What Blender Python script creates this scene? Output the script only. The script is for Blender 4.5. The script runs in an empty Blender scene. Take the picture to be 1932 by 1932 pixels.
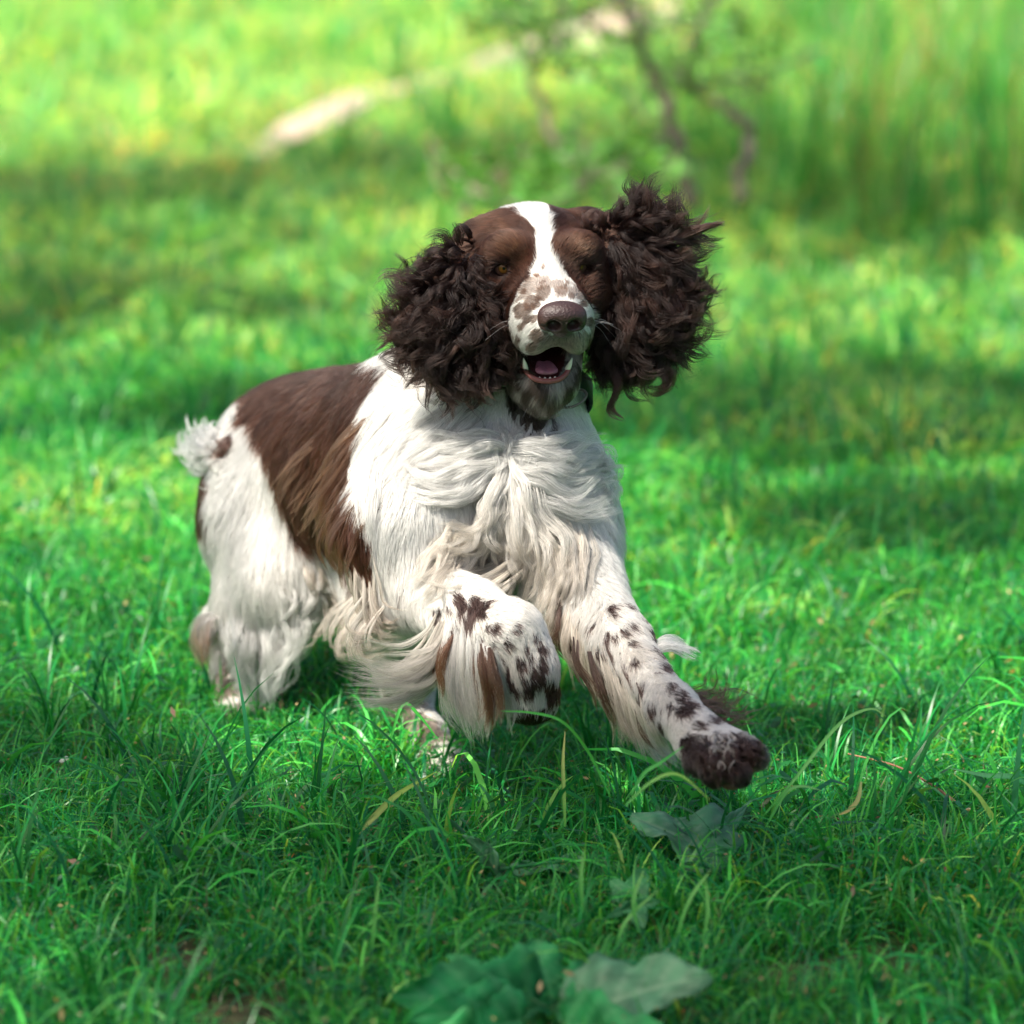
import bpy, math, random
import numpy as np
from mathutils import Vector, Matrix, kdtree

rng = np.random.default_rng(7)
random.seed(7)
scn = bpy.context.scene
C = scn.collection

# ------------------------------------------------------------------ camera
PITCH = math.radians(12.0)
CAMH = 1.25
HALF = math.radians(6.2)
FOCUS = 4.54
cam_d = bpy.data.cameras.new('camera')
cam = bpy.data.objects.new('camera', cam_d)
C.objects.link(cam)
cam.location = (0, 0, CAMH)
cam.rotation_euler = (math.radians(90) - PITCH, 0, 0)
cam_d.sensor_width = 36
cam_d.lens = 18 / math.tan(HALF)
cam_d.clip_start = 0.1
cam_d.clip_end = 1500
cam_d.dof.use_dof = True
cam_d.dof.focus_distance = FOCUS
cam_d.dof.aperture_fstop = 4.2
scn.camera = cam

# ------------------------------------------------------------------ world, sun, exposure
SUN_DIR = Vector((-0.42, -0.30, 0.86)).normalized()      # towards the sun
world = bpy.data.worlds.new('World')
scn.world = world
world.use_nodes = True
wn = world.node_tree
wn.nodes.clear()
sky = wn.nodes.new('ShaderNodeTexSky')
sky.sky_type = 'NISHITA'
sky.sun_disc = False
sky.dust_density = 4.0
sky.ozone_density = 0.8
sky.air_density = 1.0
sky.sun_elevation = math.asin(SUN_DIR.z)
sky.sun_rotation = math.atan2(SUN_DIR.x, SUN_DIR.y)
bg = wn.nodes.new('ShaderNodeBackground')
bg.inputs['Strength'].default_value = 0.10
wo = wn.nodes.new('ShaderNodeOutputWorld')
wn.links.new(sky.outputs[0], bg.inputs[0])
wn.links.new(bg.outputs[0], wo.inputs[0])
sun_d = bpy.data.lights.new('sun', 'SUN')
sun_d.energy = 5.0
sun_d.angle = math.radians(0.6)
sun_d.color = (1.0, 0.94, 0.84)
sun = bpy.data.objects.new('sun', sun_d)
sun.rotation_euler = SUN_DIR.to_track_quat('Z', 'Y').to_euler()
C.objects.link(sun)
scn.view_settings.view_transform = 'Standard'
scn.view_settings.look = 'None'
scn.view_settings.exposure = 1.08
scn.view_settings.gamma = 1.0
scn.view_settings.use_curve_mapping = False
scn.cycles.max_bounces = 10
scn.cycles.diffuse_bounces = 4
scn.cycles.glossy_bounces = 4
scn.cycles.transmission_bounces = 8
scn.cycles.transparent_max_bounces = 8
scn.cycles.use_denoising = True
scn.cycles.sample_clamp_indirect = 6.0

# ------------------------------------------------------------------ picture <-> place helpers (photo measured at 1932 px)
K = math.tan(HALF) / 966
FW = np.array([0, math.cos(PITCH), -math.sin(PITCH)])
UP = np.array([0, math.sin(PITCH), math.cos(PITCH)])
RT = np.array([1.0, 0, 0])
CP = np.array([0, 0, CAMH])


def P(px, py, d):
    px = np.asarray(px, float)[..., None]; py = np.asarray(py, float)[..., None]; d = np.asarray(d, float)[..., None]
    return CP + FW * d + RT * ((px - 966) * K * d) - UP * ((py - 966) * K * d)


def proj(w):
    v = np.asarray(w) - CP
    d = v @ FW
    return 966 + (v @ RT) / (K * d), 966 - (v @ UP) / (K * d), d


def G(px, py, z=0.0):
    r = FW + RT * (px - 966) * K - UP * (py - 966) * K
    t = (z - CAMH) / r[2]
    return CP + r * t


def cdir(dx, dy, dd=0.0):
    """direction given as picture right, picture down, away from camera"""
    v = RT * dx - UP * dy + FW * dd
    return v / np.linalg.norm(v)


# ------------------------------------------------------------------ small helpers
def mesh_obj(name, verts, faces, mat=None, parent=None, smooth=True, cols=None):
    me = bpy.data.meshes.new(name)
    me.from_pydata([tuple(v) for v in verts], [], [tuple(int(i) for i in f) for f in faces])
    if smooth:
        me.shade_smooth()
    if cols is not None:
        a = me.color_attributes.new('col', 'FLOAT_COLOR', 'POINT')
        a.data.foreach_set('color', np.c_[cols, np.ones(len(cols))].astype(np.float32).ravel())
    o = bpy.data.objects.new(name, me)
    C.objects.link(o)
    if mat:
        me.materials.append(mat)
    if parent:
        o.parent = parent
    return o


def quads_obj(name, V, Q, mat=None, parent=None, cols=None, link=True):
    """fast path: V (n,3) and Q (m,4) numpy arrays"""
    me = bpy.data.meshes.new(name)
    V = np.asarray(V, np.float32); Q = np.asarray(Q, np.int32)
    me.vertices.add(len(V)); me.vertices.foreach_set('co', V.ravel())
    me.loops.add(Q.size); me.loops.foreach_set('vertex_index', Q.ravel())
    me.polygons.add(len(Q))
    me.polygons.foreach_set('loop_start', np.arange(0, Q.size, Q.shape[1], dtype=np.int32))
    me.update(calc_edges=True)
    me.shade_smooth()
    if cols is not None:
        a = me.color_attributes.new('col', 'FLOAT_COLOR', 'POINT')
        a.data.foreach_set('color', np.c_[cols, np.ones(len(cols))].astype(np.float32).ravel())
    o = bpy.data.objects.new(name, me)
    if link:
        C.objects.link(o)
    if mat:
        me.materials.append(mat)
    if parent:
        o.parent = parent
    return o


def tag(o, label=None, cat=None, group=None, kind=None):
    if label: o['label'] = label
    if cat: o['category'] = cat
    if group: o['group'] = group
    if kind: o['kind'] = kind
    return o


def smoothpath(pts, n):
    """Catmull-Rom through pts (m,k), n samples"""
    pts = np.asarray(pts, float)
    m = len(pts)
    if m == 2:
        t = np.linspace(0, 1, n)[:, None]
        return pts[0] * (1 - t) + pts[1] * t
    e = np.vstack([2 * pts[0] - pts[1], pts, 2 * pts[-1] - pts[-2]])
    u = np.linspace(0, m - 1 - 1e-9, n)
    i = u.astype(int); f = (u - i)[:, None]
    p0, p1, p2, p3 = e[i], e[i + 1], e[i + 2], e[i + 3]
    return 0.5 * ((2 * p1) + (-p0 + p2) * f + (2 * p0 - 5 * p1 + 4 * p2 - p3) * f ** 2 + (-p0 + 3 * p1 - 3 * p2 + p3) * f ** 3)


def tube(pts, radii, seg=8, cap=True):
    """returns verts, faces of a tube along pts"""
    pts = np.asarray(pts, float); n = len(pts)
    radii = np.broadcast_to(np.asarray(radii, float), (n,))
    T = np.gradient(pts, axis=0)
    T /= np.linalg.norm(T, axis=1)[:, None] + 1e-12
    ref = np.array([0.31, 0.22, 0.92])
    A = np.cross(T, ref); A /= np.linalg.norm(A, axis=1)[:, None] + 1e-12
    B = np.cross(T, A)
    th = np.linspace(0, 2 * math.pi, seg, endpoint=False)
    V = pts[:, None] + radii[:, None, None] * (A[:, None] * np.cos(th)[None, :, None] + B[:, None] * np.sin(th)[None, :, None])
    V = V.reshape(-1, 3)
    F = []
    for i in range(n - 1):
        for j in range(seg):
            k = (j + 1) % seg
            F.append((i * seg + j, (i + 1) * seg + j, (i + 1) * seg + k, i * seg + k))
    if cap:
        F.append(tuple(range(seg))); F.append(tuple((n - 1) * seg + j for j in range(seg))[::-1])
    return V, F


def vnoise(p, seed=0):
    """cheap smooth value noise in 3D, returns (-1..1); p (n,3)"""
    p = np.asarray(p, float)
    i = np.floor(p).astype(np.int64); f = p - i
    f = f * f * (3 - 2 * f)
    def h(a):
        n = (a[..., 0] * 73856093) ^ (a[..., 1] * 19349663) ^ (a[..., 2] * 83492791) ^ (seed * 2654435)
        n = (n ^ (n >> 13)) * 1274126177
        n = n ^ (n >> 16)
        return (n & 0xffff) / 32767.5 - 1
    r = 0
    for dx in (0, 1):
        for dy in (0, 1):
            for dz in (0, 1):
                w = (f[..., 0] if dx else 1 - f[..., 0]) * (f[..., 1] if dy else 1 - f[..., 1]) * (f[..., 2] if dz else 1 - f[..., 2])
                r = r + w * h(i + np.array([dx, dy, dz]))
    return r


def in_poly(px, py, poly):
    poly = np.asarray(poly, float)
    inside = np.zeros(px.shape, bool)
    x1, y1 = poly[-1]
    for x2, y2 in poly:
        c = ((y1 > py) != (y2 > py)) & (px < (x2 - x1) * (py - y1) / (y2 - y1 + 1e-12) + x1)
        inside ^= c
        x1, y1 = x2, y2
    return inside


# ------------------------------------------------------------------ materials
def new_mat(name):
    m = bpy.data.materials.new(name)
    m.use_nodes = True
    nt = m.node_tree
    nt.nodes.clear()
    out = nt.nodes.new('ShaderNodeOutputMaterial')
    return m, nt, out


def simple_mat(name, col, rough=0.5, noise=0.0, scale=60, spec=0.5, bump=0.0, sss=0.0, coat=0.0):
    m, nt, out = new_mat(name)
    b = nt.nodes.new('ShaderNodeBsdfPrincipled')
    b.inputs['Roughness'].default_value = rough
    b.inputs['Specular IOR Level'].default_value = spec
    b.inputs['Coat Weight'].default_value = coat
    if sss:
        b.inputs['Subsurface Weight'].default_value = sss
        b.inputs['Subsurface Scale'].default_value = 0.004
    tc = nt.nodes.new('ShaderNodeTexCoord')
    nz = nt.nodes.new('ShaderNodeTexNoise')
    nz.inputs['Scale'].default_value = scale
    nz.inputs['Detail'].default_value = 5
    nt.links.new(tc.outputs['Object'], nz.inputs['Vector'])
    ramp = nt.nodes.new('ShaderNodeMix'); ramp.data_type = 'RGBA'
    nt.links.new(nz.outputs['Fac'], ramp.inputs[0])
    ramp.inputs[6].default_value = tuple(max(0, c * (1 - noise)) for c in col) + (1,)
    ramp.inputs[7].default_value = tuple(min(1, c * (1 + noise)) for c in col) + (1,)
    nt.links.new(ramp.outputs[2], b.inputs['Base Color'])
    if bump:
        bp = nt.nodes.new('ShaderNodeBump')
        bp.inputs['Strength'].default_value = 0.6
        bp.inputs['Distance'].default_value = bump
        nt.links.new(nz.outputs['Fac'], bp.inputs['Height'])
        nt.links.new(bp.outputs[0], b.inputs['Normal'])
    nt.links.new(b.outputs[0], out.inputs[0])
    return m


def hair_mat(name):
    m, nt, out = new_mat(name)
    at = nt.nodes.new('ShaderNodeAttribute'); at.attribute_name = 'col'
    h = nt.nodes.new('ShaderNodeBsdfHairPrincipled')
    h.model = 'CHIANG'
    h.parametrization = 'COLOR'
    h.inputs['IOR'].default_value = 1.40
    h.inputs['Roughness'].default_value = 0.40
    h.inputs['Radial Roughness'].default_value = 0.55
    h.inputs['Random Roughness'].default_value = 0.2
    nt.links.new(at.outputs['Color'], h.inputs['Color'])
    d = nt.nodes.new('ShaderNodeBsdfDiffuse')
    nt.links.new(at.outputs['Color'], d.inputs['Color'])
    mx = nt.nodes.new('ShaderNodeMixShader'); mx.inputs[0].default_value = 0.35
    nt.links.new(h.outputs[0], mx.inputs[1]); nt.links.new(d.outputs[0], mx.inputs[2])
    nt.links.new(mx.outputs[0], out.inputs[0])
    return m


def skin_mat(name):
    m, nt, out = new_mat(name)
    at = nt.nodes.new('ShaderNodeAttribute'); at.attribute_name = 'col'
    b = nt.nodes.new('ShaderNodeBsdfPrincipled')
    b.inputs['Roughness'].default_value = 0.8
    b.inputs['Specular IOR Level'].default_value = 0.1
    nz = nt.nodes.new('ShaderNodeTexNoise'); nz.inputs['Scale'].default_value = 240
    bp = nt.nodes.new('ShaderNodeBump'); bp.inputs['Distance'].default_value = 0.001
    nt.links.new(nz.outputs['Fac'], bp.inputs['Height']); nt.links.new(bp.outputs[0], b.inputs['Normal'])
    nt.links.new(at.outputs['Color'], b.inputs['Base Color'])
    nt.links.new(b.outputs[0], out.inputs[0])
    return m


M_HAIR = hair_mat('dog_hair')
M_SKIN = skin_mat('dog_skin')

# ================================================================== THE DOG: one implicit surface
def sd_cone(p, a, b, ra, rb):
    a = np.asarray(a); b = np.asarray(b)
    ab = b - a
    t = np.clip(((p - a) @ ab) / (ab @ ab), 0, 1)
    return np.linalg.norm(p - a - t[..., None] * ab, axis=-1) - (ra + (rb - ra) * t)


def sd_ell(p, c, M, r):
    """ellipsoid: centre c, rows of M its axes, radii r"""
    q = (p - np.asarray(c)) @ np.asarray(M).T
    r = np.asarray(r, float)
    k0 = np.linalg.norm(q / r, axis=-1)
    k1 = np.linalg.norm(q / (r * r), axis=-1)
    return k0 * (k0 - 1) / (k1 + 1e-9)


def smin(a, b, k):
    h = np.clip(k - np.abs(a - b), 0, None) / k
    return np.minimum(a, b) - h * h * k * 0.25


def smax(a, b, k):
    return -smin(-a, -b, k)


def axis_pts(lo, hi, flo, fhi, c, f):
    a = [np.arange(lo, flo, c), np.arange(flo, fhi, f), np.arange(fhi, hi, c)]
    return np.concatenate(a)


class Field:
    def __init__(s, ax, ay, az):
        s.ax, s.ay, s.az = ax, ay, az
        s.F = np.full((len(ax), len(ay), len(az)), 0.06, np.float32)
        s.cone_b = None

    def sub(s, lo, hi):
        i0, i1 = np.searchsorted(s.ax, [lo[0], hi[0]]); j0, j1 = np.searchsorted(s.ay, [lo[1], hi[1]]); k0, k1 = np.searchsorted(s.az, [lo[2], hi[2]])
        sl = (slice(i0, i1), slice(j0, j1), slice(k0, k1))
        g = np.stack(np.meshgrid(s.ax[i0:i1], s.ay[j0:j1], s.az[k0:k1], indexing='ij'), -1).astype(np.float32)
        return sl, g

    def add(s, fn, lo, hi, k, op='add', m=0.06):
        sl, g = s.sub(np.asarray(lo) - m, np.asarray(hi) + m)
        if g.size == 0: return
        d = fn(g)
        s.F[sl] = smin(s.F[sl], d, k) if op == 'add' else smax(s.F[sl], -d, k)

    def cone(s, a, b, ra, rb, k=0.02, op='add'):
        a = np.asarray(a, float); b = np.asarray(b, float); R = max(ra, rb)
        s.add(lambda g: sd_cone(g, a, b, ra, rb), np.minimum(a, b) - R, np.maximum(a, b) + R, k, op)

    def chain(s, pts, k=0.02, op='add'):
        for (a, ra), (b, rb) in zip(pts[:-1], pts[1:]):
            s.cone(a, b, ra, rb, k, op)

    def ell(s, c, M, r, k=0.02, op='add', m=0.06):
        c = np.asarray(c, float); R = max(r)
        s.add(lambda g: sd_ell(g, c, M, r), c - R, c + R, k, op, m)

    def at(s, p):
        """trilinear lookup"""
        out = []
        for a, x in ((s.ax, p[:, 0]), (s.ay, p[:, 1]), (s.az, p[:, 2])):
            i = np.clip(np.searchsorted(a, x) - 1, 0, len(a) - 2)
            out.append((i, np.clip((x - a[i]) / (a[i + 1] - a[i]), 0, 1)))
        (i, u), (j, v), (k, w) = out
        F = s.F
        c00 = F[i, j, k] * (1 - u) + F[i + 1, j, k] * u
        c10 = F[i, j + 1, k] * (1 - u) + F[i + 1, j + 1, k] * u
        c01 = F[i, j, k + 1] * (1 - u) + F[i + 1, j, k + 1] * u
        c11 = F[i, j + 1, k + 1] * (1 - u) + F[i + 1, j + 1, k + 1] * u
        return (c00 * (1 - v) + c10 * v) * (1 - w) + (c01 * (1 - v) + c11 * v) * w

    def grad(s, p, e=0.004):
        g = np.stack([s.at(p + d) - s.at(p - d) for d in np.eye(3) * e], -1)
        return g / (np.linalg.norm(g, axis=1)[:, None] + 1e-9)

    def surface(s):
        """naive surface nets on the uneven grid"""
        F = s.F; ins = F < 0
        nx, ny, nz = F.shape
        corners = [(i, j, k) for i in (0, 1) for j in (0, 1) for k in (0, 1)]
        cnt = np.zeros((nx - 1, ny - 1, nz - 1), np.int8)
        for i, j, k in corners:
            cnt += ins[i:nx - 1 + i, j:ny - 1 + j, k:nz - 1 + k]
        act = (cnt > 0) & (cnt < 8)
        I = np.argwhere(act)
        idx = np.full(act.shape, -1, np.int32); idx[act] = np.arange(len(I))
        acc = np.zeros((len(I), 3)); n = np.zeros(len(I))
        X = [s.ax, s.ay, s.az]
        val = {c: F[I[:, 0] + c[0], I[:, 1] + c[1], I[:, 2] + c[2]] for c in corners}
        pos = {c: np.stack([X[a][I[:, a] + c[a]] for a in range(3)], -1) for c in corners}
        for a in corners:
            for ax in range(3):
                if a[ax]: continue
                b = tuple(1 if q == ax else a[q] for q in range(3))
                va, vb = val[a], val[b]
                m = (va < 0) != (vb < 0)
                t = np.where(m, va / np.where(m, va - vb, 1), 0)
                acc += np.where(m[:, None], pos[a] + t[:, None] * (pos[b] - pos[a]), 0)
                n += m
        V = acc / n[:, None]
        Q = []
        for ax in range(3):
            o = [q for q in range(3) if q != ax]
            sl0 = [slice(None)] * 3; sl1 = [slice(None)] * 3
            sl0[ax] = slice(0, -1); sl1[ax] = slice(1, None)
            ch = ins[tuple(sl0)] != ins[tuple(sl1)]
            E = np.argwhere(ch)
            ok = np.all([(E[:, q] > 0) & (E[:, q] < F.shape[q] - 1) for q in o], axis=0)
            E = E[ok]
            def cell(d0, d1):
                e = E.copy(); e[:, o[0]] -= d0; e[:, o[1]] -= d1
                return idx[e[:, 0], e[:, 1], e[:, 2]]
            q4 = np.stack([cell(1, 1), cell(0, 1), cell(0, 0), cell(1, 0)], -1)
            first = ins[E[:, 0], E[:, 1], E[:, 2]]
            flip = first if ax != 1 else ~first
            q4 = np.where(flip[:, None], q4, q4[:, ::-1])
            Q.append(q4)
        Q = np.concatenate(Q)
        Q = Q[(Q >= 0).all(1)]
        return V, Q


# head frame: x = picture right, y = muzzle forward, z = up
HO = P(1026, 503, 4.575)
Hf = cdir(0.165, 0.43, -0.89)
Hr = cdir(0.983, -0.02, 0.18)
Hr = Hr - Hf * (Hr @ Hf); Hr /= np.linalg.norm(Hr)
Hu = -np.cross(Hr, Hf)
HM = np.array([Hr, Hf, Hu])


def H(x, y, z):
    return HO + Hr * x + Hf * y + Hu * z


def rotM(M, axis, deg):
    a = math.radians(deg); i, j = [(1, 2), (2, 0), (0, 1)][axis]
    R = M.copy(); R[i] = M[i] * math.cos(a) + M[j] * math.sin(a); R[j] = -M[i] * math.sin(a) + M[j] * math.cos(a)
    return R


ax = axis_pts(-0.40, 0.30, -0.15, 0.20, 0.005, 0.0024)
ay = axis_pts(4.08, 5.30, 4.36, 4.62, 0.005, 0.0024)
az = axis_pts(-0.06, 0.66, 0.415, 0.64, 0.005, 0.0024)
B = Field(ax, ay, az)
I3 = np.eye(3)
BAX = np.array([cdir(0.60, -0.05, -0.80), cdir(0.8, 0, 0.6), UP])   # body axis, side, up
BAX[1] = np.cross(BAX[2], BAX[0]); BAX[1] /= np.linalg.norm(BAX[1]); BAX[2] = np.cross(BAX[0], BAX[1])

# ---- trunk
B.ell(P(908, 925, 4.715), BAX, (0.135, 0.080, 0.114), 0.03)           # chest
B.ell(P(740, 885, 4.86), BAX, (0.17, 0.088, 0.108), 0.05)            # ribcage
B.ell(P(620, 872, 4.99), BAX, (0.13, 0.080, 0.092), 0.05)           # loin
B.ell(P(548, 895, 5.05), BAX, (0.085, 0.075, 0.082), 0.05)          # croup
B.chain([(P(940, 865, 4.68), 0.078), (P(962, 735, 4.69), 0.058), (P(980, 600, 4.67), 0.052)], 0.045)   # neck
B.chain([(P(800, 790, 4.80), 0.060), (P(920, 660, 4.71), 0.052)], 0.05)   # crest of neck
# ---- right shoulder and lifted right foreleg (picture left)
B.chain([(P(790, 860, 4.70), 0.062), (P(770, 1010, 4.63), 0.058), (P(785, 1110, 4.62), 0.041)], 0.04)
B.chain([(P(790, 1115, 4.61), 0.037), (P(880, 1162, 4.53), 0.030), (P(966, 1196, 4.46), 0.0265)], 0.025)
B.chain([(P(966, 1196, 4.46), 0.0265), (P(1000, 1258, 4.46), 0.0215), (P(1000, 1305, 4.48), 0.025)], 0.02)
B.ell(P(1000, 1318, 4.49), I3, (0.023, 0.032, 0.015), 0.015)
for i, x in enumerate((975, 992, 1009, 1024)):
    B.cone(P(x, 1308, 4.475), P(x + 2, 1338, 4.49), 0.0092, 0.0088, 0.003)
# ---- left shoulder, reaching left foreleg (picture right)
B.chain([(P(1020, 900, 4.71), 0.054), (P(1048, 1020, 4.65), 0.048), (P(1092, 1120, 4.60), 0.038)], 0.04)
B.chain([(P(1100, 1110, 4.60), 0.034), (P(1172, 1213, 4.50), 0.0240), (P(1268, 1336, 4.38), 0.0185), (P(1312, 1381, 4.33), 0.0215)], 0.02)
B.ell(P(1350, 1412, 4.31), I3, (0.033, 0.03, 0.020), 0.016)
for i, (x0, y0, x1, y1, d) in enumerate(((1312, 1420, 1316, 1442, 4.295), (1340, 1428, 1347, 1460, 4.275), (1380, 1424, 1393, 1460, 4.270), (1402, 1408, 1426, 1428, 4.285))):
    B.cone(P(x0, y0, d + 0.01), P(x1, y1, d - 0.012), 0.0120, 0.0118, 0.003)
# ---- right hind leg
B.ell(P(530, 968, 5.02), BAX, (0.066, 0.062, 0.100), 0.04)
B.chain([(P(520, 1000, 5.00), 0.070), (P(548, 1095, 4.95), 0.045), (P(492, 1150, 4.99), 0.035), (P(425, 1180, 5.07), 0.022)], 0.04)
B.chain([(P(425, 1185, 5.07), 0.019), (P(438, 1270, 5.055), 0.016), (P(450, 1312, 5.03), 0.020)], 0.02)
B.ell(P(458, 1328, 5.00), I3, (0.024, 0.04, 0.018), 0.02)
# ---- left hind leg, brought under the body
B.chain([(P(700, 1000, 4.98), 0.062), (P(760, 1130, 4.86), 0.045), (P(768, 1240, 4.90), 0.028), (P(770, 1310, 4.93), 0.019)], 0.03)
B.chain([(P(770, 1312, 4.93), 0.019), (P(800, 1385, 4.86), 0.0165), (P(822, 1425, 4.82), 0.019)], 0.02)
B.ell(P(842, 1442, 4.79), I3, (0.026, 0.040, 0.016), 0.02)
# ---- tail stub
B.chain([(P(445, 850, 5.09), 0.018), (P(405, 858, 5.14), 0.014), (P(388, 862, 5.16), 0.010)], 0.02)

# ---- head
B.ell(H(0, -0.056, -0.010), HM, (0.060, 0.070, 0.046), 0.03)                    # skull
for s in (-1, 1):
    B.ell(H(s * 0.034, -0.008, 0.017), HM, (0.023, 0.018, 0.016), 0.012)       # brow
    B.ell(H(s * 0.046, -0.020, -0.030), HM, (0.026, 0.046, 0.034), 0.03)       # cheek
    B.ell(H(s * 0.0235, 0.058, -0.036), rotM(HM, 2, s * 8), (0.0175, 0.040, 0.0255), 0.016)  # flew
B.chain([(H(0, 0.0, -0.016), 0.027), (H(0, 0.050, -0.020), 0.0235), (H(0, 0.082, -0.019), 0.0215)], 0.02)  # muzzle
# lower jaw, open
B.chain([(H(0, -0.03, -0.062), 0.034), (H(0, 0.020, -0.095), 0.0250), (H(-0.001, 0.042, -0.113), 0.0225)], 0.02)
for s in (-1, 1):
    B.cone(H(s * 0.030, -0.02, -0.052), H(s * 0.018, 0.038, -0.106), 0.017, 0.0155, 0.014)
# ear leathers
EL = [P(905, 462, 4.64), P(845, 560, 4.61), P(850, 640, 4.59), P(905, 680, 4.60)]
ER = [P(1105, 432, 4.66), P(1195, 490, 4.65), P(1228, 580, 4.63), P(1195, 660, 4.63)]
B.chain([(EL[0], 0.022), (EL[1], 0.032), (EL[2], 0.031), (EL[3], 0.022)], 0.02)
B.chain([(ER[0], 0.020), (ER[1], 0.036), (ER[2], 0.036), (ER[3], 0.024)], 0.02)
# mouth cavity
B.cone(H(0, 0.010, -0.067), H(0, 0.085, -0.077), 0.0175, 0.0195, 0.006, 'sub')
for s in (-1, 1):
    B.cone(H(s * 0.010, 0.010, -0.068), H(s * 0.013, 0.085, -0.071), 0.011, 0.011, 0.006, 'sub')
# eye openings
EYES = {-1: H(-0.0395, 0.001, 0.000), 1: H(0.0335, 0.0005, 0.001)}
for s in (-1, 1):
    ed = Hf * 0.86 + Hr * s * 0.45; ed /= np.linalg.norm(ed)
    B.cone(EYES[s], EYES[s] + ed * 0.03, 0.0066 if s < 0 else 0.0046, 0.0085, 0.004, 'sub')
# upper lids and lower rims
for s in (-1, 1):
    B.cone(EYES[s] - Hr * 0.0095 + Hu * 0.0052 + Hf * 0.0030, EYES[s] + Hr * 0.0095 + Hu * 0.0052 + Hf * 0.0030, 0.0030, 0.0030, 0.003)
    B.cone(EYES[s] - Hr * 0.0080 - Hu * 0.0078 + Hf * 0.0030, EYES[s] + Hr * 0.0080 - Hu * 0.0078 + Hf * 0.0030, 0.0022, 0.0022, 0.003)

# ------------------------------------------------------------------ coat pattern (liver patches, blaze, spots)
SADDLE = [(464, 792), (476, 738), (560, 695), (620, 680), (760, 680), (738, 700), (712, 745), (688, 795), (668, 850), (676, 930), (700, 1000), (706, 1100),
          (650, 1050), (600, 1012), (558, 1002), (532, 935), (512, 855), (484, 792)]
RUMP = [(430, 800), (400, 835), (380, 890), (350, 950), (370, 1010), (394, 985), (398, 925), (410, 860), (432, 812)]
BLAZE = [(960, 396), (981, 398), (1004, 422), (1013, 453), (1013, 489), (1004, 516), (986, 536), (966, 577), (962, 610), (968, 650), (985, 690), (1110, 720), (1130, 640), (1121, 589), (1101, 562),
         (1085, 536), (1066, 516), (1047, 489), (1038, 464), (1042, 441), (1037, 398), (1040, 370), (950, 372)]
HEADB = [(1130, 330), (900, 330), (760, 440), (700, 640), (780, 760), (940, 770), (985, 725), (1000, 800), (1110, 800), (1110, 715), (1150, 800), (1400, 700), (1400, 350)]
MSPOT = [(1025, 548, 17), (1004, 568, 14), (988, 588, 17), (1060, 550, 15), (1015, 521, 5), (1024, 507, 4), (986, 614, 7), (1013, 632, 10), (1004, 654, 8), (1112, 607, 9), (1099, 573, 7),
         (991, 550, 8), (1078, 560, 8), (1008, 600, 7), (980, 640, 5), (1072, 535, 5), (996, 525, 9)]
LSPOT = [(866, 1131, 14), (868, 1145, 10), (895, 1132, 13), (900, 1148, 12), (826, 1156, 11), (845, 1148, 9), (859, 1175, 5), (884, 1175, 10), (910, 1160, 8), (919, 1184, 5), (935, 1187, 9), (974, 1184, 7), (957, 1215, 8),
         (992, 1222, 6), (981, 1250, 11), (952, 1264, 10), (1020, 1253, 9), (1020, 1220, 7), (996, 1297, 12), (1020, 1284, 8), (972, 1297, 6), (848, 1208, 11), (845, 1225, 9), (903, 1232, 9), (912, 1255, 9), (1010, 1200, 5),
         (1155, 1156, 8), (1188, 1180, 8), (1206, 1156, 7), (1224, 1195, 8), (1197, 1250, 8), (1237, 1231, 8), (1250, 1257, 9), (1179, 1290, 8), (1172, 1310, 7), (1153, 1262, 7), (1281, 1314, 9),
         (1290, 1339, 10), (1302, 1334, 8), (1278, 1342, 8), (1316, 1367, 9), (1215, 1295, 6), (1343, 1354, 8), (1230, 1337, 9), (1120, 1175, 6), (1140, 1245, 8), (1165, 1270, 7), (1205, 1310, 6), (1245, 1365, 7), (1190, 1215, 6), (1175, 1190, 5), (1262, 1330, 5), (1225, 1225, 6), (1145, 1200, 5), (940, 1240, 6), (965, 1190, 5), (905, 1205, 6), (1000, 1240, 6), (1005, 1268, 7), (960, 1285, 8), (985, 1275, 6), (930, 1215, 5), (890, 1160, 8), (915, 1145, 8), (1130, 1230, 8), (1160, 1200, 5), (1262, 1295, 6), (1175, 1140, 5), (1215, 1180, 5),
         (700, 962, 3), (760, 1110, 4), (738, 1040, 3)]
WHITE = np.array([0.66, 0.645, 0.605]); CREAM = np.array([0.60, 0.52, 0.43]); LIVER = np.array([0.085, 0.032, 0.018]); DARK = np.array([0.030, 0.014, 0.010])
SPOTC = np.array([0.035, 0.022, 0.020]); TAN = np.array([0.085, 0.048, 0.032]); GREY = np.array([0.105, 0.078, 0.060])


def ear_dist(W):
    r = np.full(len(W), 9.0)
    for E, rr in ((EL, (.022, .032, .031, .022)), (ER, (.020, .036, .036, .024))):
        for i in range(3):
            r = np.minimum(r, sd_cone(W, E[i], E[i + 1], rr[i], rr[i + 1]))
    return r


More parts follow.
